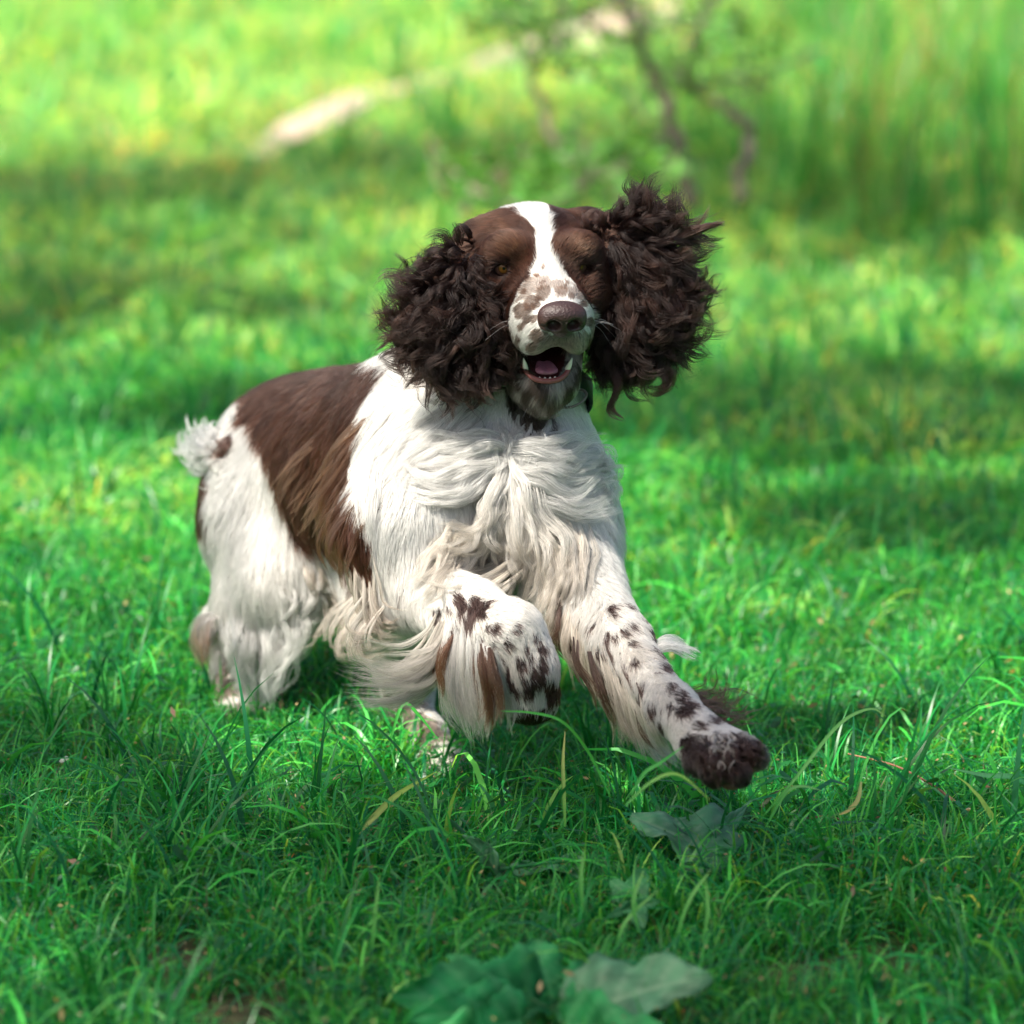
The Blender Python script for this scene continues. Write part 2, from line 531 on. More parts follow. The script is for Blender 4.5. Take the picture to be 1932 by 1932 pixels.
def coat_color(W):
    px, py, d = proj(W)
    n1 = vnoise(W * 130, 1); n2 = vnoise(W * 130, 2); n3 = vnoise(W * 45, 3)
    qx = px + n1 * 5 + vnoise(W * 45, 4) * 5; qy = py + n2 * 5 + n3 * 4
    L = (W - HO) @ HM.T
    c = np.tile(WHITE, (len(W), 1))
    def put(m, col, a=1.0):
        a = np.asarray(a, float)
        if a.ndim: a = a[m][:, None]
        c[m] = c[m] * (1 - a) + np.asarray(col) * a
    # dirt-cream low on the coat
    low = np.clip((py - 1000) / 260, 0, 1) * 0.55 * (0.6 + 0.4 * n3)
    put(np.ones(len(W), bool), CREAM, np.clip(low, 0, 1))
    sd_ = in_poly(qx, qy, SADDLE) & (px < 760)
    put(sd_, LIVER * 0.42)
    put(sd_, DARK * 0.75, np.clip((790 - py) / 90 + 0.25 * n3, 0, 0.9))
    put(in_poly(qx, qy, RUMP) & (d > 4.9), DARK * 1.6)
    tail = (px < 440) & (py > 780) & (py < 900) & (d > 5.02)
    put(tail & (px > 412) & (px < 432) & (py > 815) & (d > 5.05), DARK * 2)
    # head
    isear = ear_dist(W) < 0.008
    head = ((L[:, 1] > -0.135) & (L[:, 2] > -0.078) & (np.abs(L[:, 0]) < 0.10) & (py < 708)) | isear
    hb = (head & in_poly(px, py, HEADB)) | isear
    put(hb, LIVER * 0.34)
    sh = hb & (L[:, 2] > 0.004) & (np.abs(L[:, 0]) > 0.018)
    put(sh, np.array([0.055, 0.026, 0.016]), np.clip(0.45 + 0.5 * n3, 0, 1))
    put(sh & ((np.hypot(L[:, 0] - 0.036, L[:, 2] - 0.027) < 0.012) | (np.hypot(L[:, 0] + 0.036, L[:, 2] - 0.027) < 0.012)), np.array([0.11, 0.055, 0.032]), 0.5)
    eyed = np.minimum(np.linalg.norm(W - EYES[-1], axis=1), np.linalg.norm(W - EYES[1], axis=1))
    put(hb & (eyed < 0.0165), DARK * 0.6)
    put(hb & isear, DARK)
    ux = px + n1 * 2.5; uy = py + n2 * 2.5
    bl = in_poly(ux, uy, BLAZE) & (L[:, 1] > -0.09) & ~isear
    put(bl, WHITE)
    for x, y, r in MSPOT:
        dd = np.hypot(px - x, py - y) + n1 * r * 0.5 + n3 * r * 0.3
        put(bl & (dd < r), TAN * (0.8 + 0.2 * (r < 10)), 0.88)
    mz = bl & (uy > 520) & (L[:, 1] > 0.01) & (L[:, 2] > -0.085)
    put(mz & (n3 + 0.6 * n1 > 0.50), TAN, 0.7)
    # under the nose and chin
    put(mz & (py > 626 + 12 * n1) & (px > 1006 + 12 * n2), GREY, np.clip(0.93 + 0.25 * n3, 0, 1))
    put(mz & (py > 600) & (px > 1108 + 6 * n2) & (n3 > -.2), TAN, 0.7)
    chin = (np.linalg.norm((W - H(0, 0.036, -0.113)), axis=1) < 0.043) & (L[:, 2] < -0.082) & (d < 4.618)
    put(chin, GREY * 0.34, np.clip(0.95 + 0.4 * n1, 0, 1))
    # spots on the legs
    leg = (py > 1100) & ~((px < 800) & (py < 1200)) | (px < 800)
    for x, y, r in LSPOT:
        dd = np.hypot(px - x, (py - y) * 0.75) / 1.02 + n1 * r * 0.35 + n3 * r * 0.3
        put((d < 4.75) & (dd < r) & leg, SPOTC)
    sp = (px > 1110) & (py > 1130) & (d < 4.66) & (vnoise(W * 95 + 7, 21) + 0.5 * n1 > 0.80)
    put(sp, SPOTC * 1.3, 0.9)
    tk_ = (d < 4.66) & (py > 1150) & (px > 830) & (vnoise(W * 210 + 3, 22) > 0.72)
    put(tk_, SPOTC * 2, 0.8)
    put((py > 1338 + 8 * n1) & (px > 940) & (px < 1060) & (d < 4.7), DARK)
    put((px > 1006) & (px < 1060) & (py > 1195) & (d < 4.7) & (n3 + n1 * 0.5 > -0.1) & (px > 1028 + 8 * n2), DARK * 1.2)
    paw = (px > 1288 + 10 * n1) & (py > 1384 + 8 * n2) & (d < 4.5)
    put(paw, SPOTC * 0.7, np.clip(0.92 + 0.35 * n3, 0, 1))
    hp = ((px < 500) & (py > 1170) & (d > 4.9)) | ((px > 700) & (px < 900) & (py > 1290) & (d > 4.7))
    put(hp & (n3 + 0.4 * n1 > 0.05), DARK * 2.5, 0.75)
    return np.clip(c, 0, 1)


# ------------------------------------------------------------------ body mesh
dog = bpy.data.objects.new('dog', None)
C.objects.link(dog)
BV, BQ = B.surface()
dog.location = (-0.05, 4.75, 0.0)
tag(dog, 'liver and white spaniel bounding over the grass with ears flying and mouth open', 'dog')
INV = Matrix.Translation(dog.location).inverted()


def to_dog(o):
    o.parent = dog
    o.matrix_parent_inverse = INV
    return o


BCOL = coat_color(BV)
MOUTH = [(H(0, 0.010, -0.067), H(0, 0.085, -0.077), 0.0175, 0.0195)]
mm = sd_cone(BV, *MOUTH[0]) < 0.0035
BCOL[mm] = (0.030, 0.006, 0.006)
to_dog(quads_obj('body', BV, BQ, M_SKIN, cols=BCOL * np.where(mm, 1, 0.8)[:, None]))


# ------------------------------------------------------------------ head details
def small_surface(fn, lo, hi, h):
    f = Field(np.arange(lo[0], hi[0], h), np.arange(lo[1], hi[1], h), np.arange(lo[2], hi[2], h))
    g = np.stack(np.meshgrid(f.ax, f.ay, f.az, indexing='ij'), -1)
    f.F = fn(g)
    return f.surface()


M_NOSE = simple_mat('nose_leather', (0.036, 0.015, 0.012), 0.45, 0.5, 480, 0.5, 0.0016, coat=0.15)
NC = H(0.002, 0.104, -0.012)


def nose_sdf(g):
    q = (g - HO) @ HM.T
    d = sd_ell(q, (0.001, 0.100, -0.0075), I3, (0.0232, 0.0150, 0.0125))
    d = smin(d, sd_ell(q, (0.001, 0.101, -0.0185), I3, (0.0115, 0.0125, 0.0120)), 0.008)
    for s in (-1, 1):
        d = smin(d, sd_ell(q, (0.001 + s * 0.0145, 0.1005, -0.0145), I3, (0.0088, 0.0125, 0.0092)), 0.005)
        d = smax(d, -sd_ell(q, (0.001 + s * 0.0098, 0.116, -0.0148), I3, (0.0070, 0.014, 0.0062)), 0.003)
        d = smax(d, -sd_cone(q, np.array([0.001 + s * 0.0115, 0.1145, -0.0185]), np.array([0.001 + s * 0.0235, 0.108, -0.0160]), 0.0032, 0.0018), 0.002)
    d = smax(d, -sd_cone(q, np.array([0.001, 0.1165, -0.012]), np.array([0.001, 0.114, -0.032]), 0.0012, 0.0018), 0.004)
    return d


nv, nq = small_surface(nose_sdf, NC - 0.036, NC + 0.036, 0.0009)
to_dog(quads_obj('nose', nv, nq, M_NOSE))

# eyes: ball with amber iris and dark pupil, wet surface
def eye_mat():
    m, nt, out = new_mat('eyeball')
    at = nt.nodes.new('ShaderNodeAttribute'); at.attribute_name = 'col'
    b = nt.nodes.new('ShaderNodeBsdfPrincipled')
    b.inputs['Roughness'].default_value = 0.12; b.inputs['Coat Weight'].default_value = 0.25; b.inputs['Coat Roughness'].default_value = 0.03; b.inputs['Specular IOR Level'].default_value = 0.15
    nt.links.new(at.outputs['Color'], b.inputs['Base Color']); nt.links.new(b.outputs[0], out.inputs[0])
    return m
M_EYE = eye_mat()


def ball(c, gaze, r, name):
    gz = np.asarray(gaze) / np.linalg.norm(gaze)
    a = np.cross(gz, [0, 0, 1]); a /= np.linalg.norm(a); b = np.cross(a, gz)
    V = []; Cc = []; F = []
    n, m = 28, 40
    for i in range(n + 1):
        th = math.pi * i / n
        for j in range(m):
            ph = 2 * math.pi * j / m
            V.append(c + r * (gz * math.cos(th) + (a * math.cos(ph) + b * math.sin(ph)) * math.sin(th)))
            s = math.sin(th) if th < math.pi / 2 else 2
            w = 0.5 + 0.5 * math.sin(ph * 17 + th * 9)
            if s < 0.22: col = (0.004, 0.003, 0.003)
            elif s < 0.52: col = (0.15 + 0.07 * w, 0.062 + 0.03 * w, 0.014)
            elif s < 0.62: col = (0.05, 0.02, 0.008)
            else: col = (0.10, 0.05, 0.035)
            Cc.append(col)
    for i in range(n):
        for j in range(m):
            k = (j + 1) % m
            F.append((i * m + j, i * m + k, (i + 1) * m + k, (i + 1) * m + j))
    return to_dog(quads_obj(name, np.array(V), np.array(F), M_EYE, cols=np.array(Cc)))


gaze = (CP - EYES[-1]); gaze /= np.linalg.norm(gaze)
ball(EYES[-1] - Hf * 0.0015, gaze + Hf * 0.3 - Hu * 0.10, 0.0100, 'eye')
ball(EYES[1] - Hf * 0.0012, gaze + Hf * 0.3, 0.0095, 'eye')

# toe pads of the outstretched paw
M_PAD = simple_mat('paw_pad', (0.018, 0.012, 0.011), 0.6, 0.5, 260, 0.4, 0.0012)
for (x, y, d, rx, rz, cl_) in ((1345, 1466, 4.262, .0085, .0062, 0), (1392, 1468, 4.258, .0092, .0066, 0), (1380, 1480, 4.275, .0100, .0050, 1)):
    pc = P(x, y, d)
    pv, pq = small_surface(lambda g: sd_ell(g, pc, I3, (rx, .008, rz)), pc - .016, pc + .016, 0.0014)
    to_dog(quads_obj('toe_pad', pv, pq, M_PAD if not cl_ else simple_mat('paw_pad_pink', (0.22, 0.10, 0.08), 0.6, 0.4, 260, 0.3, 0.001)))

M_GUM = simple_mat('gum', (0.26, 0.08, 0.07), 0.40, 0.5, 260, 0.5, 0.0008)
M_TONGUE = simple_mat('tongue', (0.40, 0.15, 0.20), 0.35, 0.2, 500, 0.5, 0.0004, sss=0.0)
M_TOOTH = simple_mat('tooth_enamel', (0.80, 0.78, 0.66), 0.22, 0.05, 200, 0.6)
M_MOUTH = simple_mat('palate', (0.05, 0.014, 0.014), 0.4, 0.2, 200)


def arc(pts, r, name, mat, seg=10, n=24):
    p = smoothpath(np.array([H(*q) for q in pts]), n)
    v, f = tube(p, r if np.ndim(r) == 0 else np.interp(np.linspace(0, 1, n), np.linspace(0, 1, len(r)), r), seg)
    return to_dog(mesh_obj(name, v, f, mat))


LIP = [(-0.0250, 0.022, -0.076), (-0.0232, 0.045, -0.086), (-0.014, 0.0560, -0.0935), (0.0, 0.0590, -0.0955), (0.014, 0.0560, -0.0935), (0.0232, 0.045, -0.086), (0.0250, 0.022, -0.076)]
arc(LIP, [0.0014, 0.0021, 0.0026, 0.0029, 0.0026, 0.0021, 0.0014], 'lower_lip', M_GUM)


def tongue_sdf(g):
    q = (g - HO) @ HM.T
    d = sd_ell(q, (0.0, 0.022, -0.0935), rotM(I3, 0, 8), (0.0195, 0.034, 0.0060))
    return smax(d, -sd_cone(q, np.array([0, -0.01, -0.0815]), np.array([0, 0.06, -0.0875]), 0.0010, 0.0010), 0.006)


tc_ = H(0, 0.026, -0.084)
tv, tq = small_surface(tongue_sdf, tc_ - 0.042, tc_ + 0.042, 0.0014)
to_dog(quads_obj('tongue', tv, tq, M_TONGUE))


def tooth(base, tip, r):
    p = smoothpath(np.array([H(*base), (H(*base) + H(*tip)) / 2 + Hf * 0.0012, H(*tip)]), 7)
    v, f = tube(p, [r * k for k in (1, 1.02, 0.95, 0.82, 0.62, 0.38, 0.10)], 8)
    to_dog(mesh_obj('tooth', v, f, M_TOOTH))


tooth((-0.0205, 0.048, -0.0880), (-0.0240, 0.050, -0.0745), 0.0027)
tooth((0.0205, 0.048, -0.0880), (0.0240, 0.050, -0.0750), 0.0027)
for k, x in enumerate((-0.0125, -0.0075, -0.0025, 0.0025, 0.0075, 0.0125)):
    tooth((x, 0.0555 - abs(x) * 0.25, -0.0945), (x * 1.05, 0.0560 - abs(x) * 0.25, -0.0925), 0.0013)

# ------------------------------------------------------------------ hair machinery
HAIR_OBJS = []


def make_hair(name, paths, radii, cols, mat=M_HAIR):
    """paths (n,m,3) ; radii (n,m) ; cols (n,m,3)"""
    n, m, _ = paths.shape
    hc = bpy.data.hair_curves.new(name)
    hc.add_curves([m] * n)
    hc.attributes['position'].data.foreach_set('vector', paths.astype(np.float32).ravel())
    if 'radius' not in hc.attributes:
        hc.attributes.new('radius', 'FLOAT', 'POINT')
    hc.attributes['radius'].data.foreach_set('value', radii.astype(np.float32).ravel())
    a = hc.attributes.new('col', 'FLOAT_COLOR', 'POINT')
    a.data.foreach_set('color', np.concatenate([cols, np.ones((n, m, 1))], -1).astype(np.float32).ravel())
    o = bpy.data.objects.new(name, hc)
    C.objects.link(o)
    hc.materials.append(mat)
    to_dog(o)
    return o


# flow guides: px, py, depth | dx, dy, dd | length, lift
FG = np.array([
    # back and saddle
    (700, 700, 4.85, -1, .25, .3, .030, .15), (600, 710, 4.95, -1, .3, .3, .030, .15), (520, 730, 5.05, -1, .6, .2, .030, .2), (470, 790, 5.1, -.9, .5, .2, .030, .3),
    (640, 800, 4.86, -.7, 1, .2, .034, .15), (560, 850, 4.95, -.5, 1, .1, .034, .15), (660, 900, 4.80, -.5, 1, .1, .036, .15), (600, 950, 4.88, -.3, 1, 0, .036, .2), (690, 1030, 4.80, -.15, 1, 0, .036, .2),
    (560, 1000, 4.92, -.1, 1, 0, .034, .2),
    # haunch
    (480, 830, 5.0, -.6, .9, .1, .026, .2), (430, 880, 5.08, -1, .35, .1, .024, .30), (500, 900, 4.96, -.3, 1, 0, .026, .12), (430, 960, 5.03, -.9, .6, .1, .026, .3), (500, 1010, 4.94, -.15, 1, 0, .032, .15),
    (430, 1080, 5.0, -.3, 1, .1, .030, .15), (560, 1080, 4.90, .15, 1, 0, .036, .2), (480, 1150, 4.98, .1, 1, 0, .032, .15), (630, 1060, 4.88, .25, 1, 0, .040, .2), (420, 1230, 5.03, 0, 1, 0, .014, .2), (450, 1310, 5.0, .4, .8, -.3, .012, .15),
    # neck, shoulder
    (800, 700, 4.72, -.7, .7, .2, .036, .2), (720, 760, 4.78, -.7, 1, .2, .040, .2), (700, 850, 4.74, -.45, 1, .1, .040, .2), (780, 850, 4.64, -.35, 1, .05, .034, .12), (850, 800, 4.62, -.3, 1, 0, .034, .15),
    (720, 960, 4.64, -.25, 1, .05, .034, .12), (730, 1080, 4.60, -.05, 1, 0, .026, .12), (800, 980, 4.56, -.1, 1, 0, .032, .12), (900, 1000, 4.52, .05, 1, 0, .032, .15), (840, 1080, 4.54, .2, 1, 0, .024, .15),
    (970, 830, 4.58, 0, 1, 0, .036, .2), (1050, 830, 4.60, .5, .8, 0, .036, .2), (1110, 880, 4.66, .8, .8, .1, .036, .25), (1140, 960, 4.68, .6, 1, .1, .034, .3), (1050, 950, 4.56, .2, 1, 0, .034, .15),
    (1100, 1040, 4.58, .3, 1, 0, .026, .2), (980, 1050, 4.54, 0, 1, 0, .030, .2),
    # right foreleg
    (850, 1150, 4.52, .5, .7, -.1, .014, .12), (950, 1170, 4.43, .9, .4, -.1, .011, .10), (1010, 1220, 4.44, .3, 1, 0, .011, .12), (1020, 1290, 4.46, .1, 1, 0, .012, .15), (980, 1330, 4.46, 0, 1, 0, .014, .2), (880, 1210, 4.50, .1, 1, 0, .020, .2),
    # left foreleg
    (1130, 1120, 4.55, .4, 1, 0, .020, .2), (1180, 1200, 4.47, .55, 1, -.1, .015, .15), (1100, 1190, 4.55, .1, 1, 0, .022, .25), (1240, 1280, 4.40, .7, 1, -.1, .013, .12), (1230, 1330, 4.42, .3, 1, 0, .018, .2),
    (1290, 1340, 4.34, .8, .9, -.1, .013, .12), (1340, 1390, 4.28, .9, .6, -.2, .010, .12), (1400, 1420, 4.26, .8, .8, -.3, .009, .15), (1330, 1450, 4.26, .3, 1, -.2, .009, .15),
    # belly, left hind
    (760, 1120, 4.80, .2, 1, 0, .03, .25), (770, 1240, 4.86, 0, 1, 0, .02, .2), (790, 1350, 4.88, .1, 1, 0, .012, .2), (840, 1430, 4.78, .7, .5, -.3, .012, .15),
    # tail
    (400, 850, 5.12, -1, 0, .1, .018, .5),
    # head
    (1010, 400, 4.62, -.15, -1, .6, .016, .04), (1025, 460, 4.54, 0, -1, .3, .010, .03), (1040, 530, 4.52, -.1, -1, .2, .006, .03), (1055, 560, 4.48, 0, -1, .3, .004, .03),
    (960, 420, 4.60, -.9, -.25, .4, .020, .05), (910, 430, 4.64, -1, .2, .4, .024, .08), (960, 470, 4.55, -.8, -.6, .3, .010, .05), (900, 480, 4.60, -1, .3, .3, .020, .06), (920, 530, 4.56, -1, .3, .3, .012, .06), (985, 520, 4.54, -.7, -.5, .3, .006, .04),
    (1065, 420, 4.60, .6, -.5, .5, .014, .05), (1100, 430, 4.64, 1, .1, .5, .020, .06), (1080, 470, 4.57, .6, -.6, .3, .009, .05), (1105, 510, 4.60, 1, .1, .4, .012, .06), (1070, 520, 4.54, .4, -.6, .3, .006, .04),
    (985, 570, 4.52, -.8, 0, .4, .005, .05), (1000, 620, 4.49, -.7, .4, .2, .006, .06), (980, 660, 4.50, -.6, .8, .2, .008, .08), (1110, 600, 4.52, .5, .1, .6, .005, .05), (1112, 650, 4.52, .4, .7, .3, .007, .08),
    (1060, 645, 4.46, 0, 1, -.1, .006, .12), (1020, 660, 4.47, -.3, 1, 0, .007, .10), (1095, 665, 4.48, .3, 1, 0, .007, .10),
    (1045, 750, 4.53, 0, 1, .1, .010, .16), (1000, 740, 4.55, -.5, .8, .2, .010, .15), (1090, 740, 4.56, .5, .8, .2, .009, .15),
    (930, 765, 4.63, -.3, 1, .2, .009, .1), (975, 780, 4.62, 0, 1, .1, .008, .08), (1040, 780, 4.63, .2, 1, .1, .009, .1), (850, 600, 4.56, -.3, 1, 0, .03, .3), (1210, 560, 4.6, .2, 1, 0, .03, .3),
])
FGp = P(FG[:, 0], FG[:, 1], FG[:, 2])
FGd = np.array([cdir(*r[3:6]) for r in FG])


def flow(Wp):
    n = len(Wp); D = np.empty((n, 3)); Ln = np.empty(n); Lf = np.empty(n)
    for s in range(0, n, 20000):
        w = Wp[s:s + 20000]
        d2 = ((w[:, None] - FGp[None]) ** 2).sum(-1) + 2e-4
        k = 1 / d2 ** 2
        k /= k.sum(1)[:, None]
        D[s:s + 20000] = k @ FGd; Ln[s:s + 20000] = k @ FG[:, 6]; Lf[s:s + 20000] = k @ FG[:, 7]
    return D / np.linalg.norm(D, axis=1)[:, None], Ln, Lf


def lay(root, nrm, D, Ln, Lf, npt, hmax=0.010, grav=0.0, wig=0.25):
    """grow guide hairs along the flow, kept outside the skin"""
    v = D - nrm * (D * nrm).sum(1)[:, None]
    v /= np.linalg.norm(v, axis=1)[:, None] + 1e-9
    nz = np.stack([vnoise(root * 38, 11), vnoise(root * 38, 12), vnoise(root * 38, 13)], -1) * wig + np.stack([vnoise(root * 110, 14), vnoise(root * 110, 15), vnoise(root * 110, 16)], -1) * wig * 0.8
    v = v + nz
    v -= nrm * (v * nrm).sum(1)[:, None] * 0.7
    v /= np.linalg.norm(v, axis=1)[:, None] + 1e-9
    p = root.copy(); out = [p.copy()]
    st = Ln / (npt - 1)
    for i in range(1, npt):
        t = i / (npt - 1)
        a = v * (1 - Lf[:, None] * (1 - 0.8 * t)) + nrm * (Lf[:, None] * (1 - 0.8 * t)) + np.array([0, 0, -grav * t])
        a /= np.linalg.norm(a, axis=1)[:, None]
        p = p + a * st[:, None]
        f = B.at(p); g = B.grad(p)
        want = np.minimum(Lf * Ln * min(1, i / 3) * 0.8 + 0.0004, hmax)
        push = np.clip(want - f, 0, 0.02)
        p = p + g * push[:, None]
        # follow the curve of the skin when the hair stands off too far
        off = np.clip(f - want - 0.004, 0, 0.01)
        p = p - g * off[:, None] * 0.25
        nrm = g
        v = v - nrm * (v * nrm).sum(1)[:, None] * 0.5
        out.append(p.copy())
    return np.stack(out, 1)


# roots over the whole skin
tri = np.concatenate([BQ[:, [0, 1, 2]], BQ[:, [0, 2, 3]]])
ta, tb, tc3 = BV[tri[:, 0]], BV[tri[:, 1]], BV[tri[:, 2]]
area = np.linalg.norm(np.cross(tb - ta, tc3 - ta), axis=1) / 2
tcen = (ta + tb + tc3) / 3
tL = (tcen - HO) @ HM.T
in_head = (tL[:, 1] > -0.11) & (tL[:, 2] > -0.125) & (np.abs(tL[:, 0]) < 0.075)
tn = B.grad(tcen)
facing = ((CP - tcen) * tn).sum(1) / np.linalg.norm(CP - tcen, axis=1)
vis = np.where(facing > -0.25, 1.0, 0.28)


def sample(weight, n):
    p = area * weight; p = p / p.sum()
    t = rng.choice(len(tri), n, p=p)
    u = rng.random((n, 2)); f = u.sum(1) > 1; u[f] = 1 - u[f]
    return ta[t] + (tb[t] - ta[t]) * u[:, :1] + (tc3[t] - ta[t]) * u[:, 1:]


def bald(W, m=0.0):
    b = np.zeros(len(W), bool)
    b |= np.linalg.norm(W - EYES[-1], axis=1) < 0.0115
    b |= np.linalg.norm(W - EYES[1], axis=1) < 0.0095
    b |= sd_cone(W, *MOUTH[0]) < 0.0045
    b |= nose_sdf(W) < 0.0015
    return b


def coat(name, weight, n, nchild, npt, r0, spread, lscale=1.0, wig=0.25, hmax=0.012, grav=0.0, white_r=1.0):
    root = sample(weight, n)
    root = root[~bald(root)]
    n = len(root)
    nrm = B.grad(root)
    D, Ln, Lf = flow(root)
    Ln = Ln * lscale * rng.uniform(0.75, 1.15, n)
    g = lay(root, nrm, D, Ln, Lf, npt, hmax, grav, wig)
    # children
    t = np.linspace(0, 1, npt)
    outs = []; cols = []
    gc = coat_color(root)
    for c in range(nchild):
        off = rng.normal(0, spread, (n, 3)) if c else np.zeros((n, 3))
        off -= nrm * (off * nrm).sum(1)[:, None]
        k = (1 - 0.72 * t ** 1.3)[None, :, None]
        ch = g + off[:, None] * k
        lf = rng.uniform(0.7, 1.0, n)
        # shorten
        tt = t[None] * lf[:, None] * (npt - 1)
        i0 = np.clip(tt.astype(int), 0, npt - 2); fr = (tt - i0)[..., None]
        ar = np.arange(n)[:, None]
        ch = ch[ar, i0] * (1 - fr) + ch[ar, i0 + 1] * fr
        ch[:, 1:] += rng.normal(0, 1, (n, 1, 3)) * (Ln * 0.035)[:, None, None] * t[None, 1:, None]
        col = gc if c == 0 else coat_color(ch[:, 0])
        br = 1 + rng.normal(0, 1, (n, 1)) * np.where(col.mean(1) > .35, .12, .34)[:, None]
        br = br + (vnoise(ch[:, 0] * np.array([75, 75, 28]), 61) * np.where(col.mean(1) > .35, .05, .45))[:, None]
        br = np.clip(br, .3, 2.4)
        outs.append(ch); cols.append(np.clip(col * br, 0, 0.9))
    paths = np.concatenate(outs); col = np.concatenate(cols)
    lum = col.mean(1)
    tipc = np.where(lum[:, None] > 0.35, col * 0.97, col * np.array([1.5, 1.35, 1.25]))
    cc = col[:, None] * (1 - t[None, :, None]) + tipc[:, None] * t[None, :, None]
    rr = r0 * (1 - 0.82 * t ** 1.5)[None] * rng.uniform(0.8, 1.2, (len(paths), 1)) * np.where(lum[:, None] > 0.35, white_r, 1)
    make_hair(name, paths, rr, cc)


wb = np.where(in_head, 0.0, vis)
coat('body_fur', wb, 48000, 5, 7, 0.00026, 0.0022, 1.0, 0.30, 0.014, 0.15)
wh = np.where(in_head, np.where(facing > -0.2, 1.0, 0.2), 0.0)
coat('head_fur', wh, 26000, 5, 5, 0.00014, 0.0011, 1.0, 0.12, 0.004)

# ------------------------------------------------------------------ long locks: ears, chest ruff, feathering
def trace(px, py, dfall):
    """depth of the skin seen along each picture ray, or dfall where the ray misses"""
    px = np.asarray(px, float); py = np.asarray(py, float)
    if px.ndim > 1:
        d, hit = trace(px.ravel(), py.ravel(), dfall)
        return d.reshape(px.shape), hit.reshape(px.shape)
    d = np.full(px.shape, 4.12)
    for _ in range(70):
        f = B.at(P(px, py, d))
        d = d + np.clip(f, -0.01, 0.05) * 0.85
    hit = (B.at(P(px, py, d)) < 0.004) & (d < 5.25)
    return np.where(hit, d, dfall), hit


def lock_bundle(paths, width, S, amp, wl, r0, croot, ctip, npt=16, taper=1.0, frizz=0.10, rootw=0.55):
    """paths (L,m,3) -> strands. width (L,), amp (L,), wl (L,)"""
    L = len(paths)
    q = np.stack([smoothpath(p, npt) for p in paths])
    seg = np.linalg.norm(np.diff(q, axis=1), axis=2)
    s = np.concatenate([np.zeros((L, 1)), seg.cumsum(1)], 1)
    T = np.gradient(q, axis=1); T /= np.linalg.norm(T, axis=2)[..., None] + 1e-9
    A = np.cross(T, np.array([0.3, 0.8, 0.52])); A /= np.linalg.norm(A, axis=2)[..., None] + 1e-9
    Bn = np.cross(T, A)
    t = s / (s[:, -1:] + 1e-9)
    ph = rng.uniform(0, 6.28, (L, 1)); sg = rng.choice([-1, 1], (L, 1))
    w = np.asarray(width)[:, None]; am = np.asarray(amp)[:, None] * np.clip(t * 2.2, 0, 1); wv = np.asarray(wl)[:, None]
    ang = s / wv * 6.28 * sg + ph
    q = q + A * (am * np.cos(ang))[..., None] + Bn * (am * np.sin(ang) * 0.7)[..., None]
    prof = (rootw + (1.4 - rootw) * np.sin(np.clip(t, 0, 1) * 2.2)) * (1 - t ** 2.2 * taper) + 0.04
    out = []; col = []; rad = []
    for k in range(S):
        a = rng.uniform(0, 6.28, (L, 1)); rr = np.sqrt(rng.random((L, 1)))
        a = a + t * rng.uniform(-1.2, 1.2, (L, 1))
        off = w * prof * rr
        st = q + A * (off * np.cos(a))[..., None] + Bn * (off * np.sin(a))[..., None]
        fz = rng.normal(0, 1, (L, 1, 3)) * (w * frizz)[..., None] * (t ** 1.5)[..., None]
        fz2 = np.sin(s / wv * 6.28 * rng.uniform(0.8, 1.6, (L, 1)) + rng.uniform(0, 6.28, (L, 1)))[..., None] * rng.normal(0, 1, (L, 1, 3)) * (w * frizz * 0.8)[..., None] * t[..., None]
        st = st + fz + fz2
        lf = rng.uniform(0.72, 1.0, L)
        tt = np.linspace(0, 1, npt)[None] * lf[:, None] * (npt - 1)
        i0 = np.clip(tt.astype(int), 0, npt - 2); fr = (tt - i0)[..., None]; ar = np.arange(L)[:, None]
        st = st[ar, i0] * (1 - fr) + st[ar, i0 + 1] * fr
        br = rng.normal(1, 0.20, (L, 1, 1))
        tl = np.linspace(0, 1, npt)[None, :, None]
        c = (croot[:, None] * (1 - tl) + ctip[:, None] * tl) * br
        out.append(st); col.append(np.clip(c, 0.003, 0.9))
        rad.append(np.broadcast_to(r0 * (1 - 0.8 * np.linspace(0, 1, npt) ** 2)[None], (L, npt)) * rng.uniform(0.75, 1.25, (L, 1)))
    return np.concatenate(out), np.concatenate(rad), np.concatenate(col)


def guide_dir(g, x, y):
    g = np.asarray(g, float)
    d2 = (x[:, None] - g[None, :, 0]) ** 2 + (y[:, None] - g[None, :, 1]) ** 2 + 60
    k = 1 / d2 ** 1.5; k /= k.sum(1)[:, None]
    v = k @ g[:, 2:5]
    return v[:, :2] / np.linalg.norm(v[:, :2], axis=1)[:, None], v[:, 2]


EARG_L = [(885, 450, -.2, -1, 45), (830, 460, -.5, -1, 60), (790, 520, -1, -.6, 75), (750, 580, -1, -.2, 70), (750, 640, -1, .3, 65), (780, 680, -.7, .7, 60), (830, 710, -.2, 1, 65), (880, 730, 0, 1, 55),
          (940, 710, .3, 1, 55), (960, 650, .5, .8, 50), (945, 590, .7, .5, 50), (930, 540, .5, .3, 45), (900, 500, -.1, .5, 50), (860, 560, -.3, .8, 70), (850, 640, -.1, 1, 75)]
EARG_R = [(1115, 420, -.4, -.5, 35), (1180, 390, -.2, -1, 55), (1235, 380, .1, -1, 60), (1290, 420, .9, -.6, 65), (1330, 490, 1, 0, 60), (1320, 550, 1, .4, 50), (1310, 640, .4, 1, 70), (1290, 690, .2, 1, 65),
          (1240, 700, 0, 1, 60), (1165, 720, 0, 1, 70), (1125, 680, -.2, 1, 55), (1118, 600, 0, 1, 55), (1200, 600, .05, 1, 80), (1250, 500, .35, .8, 80), (1150, 480, .35, .8, 75), (1110, 530, -.3, .8, 50), (1200, 430, .4, -.3, 60)]
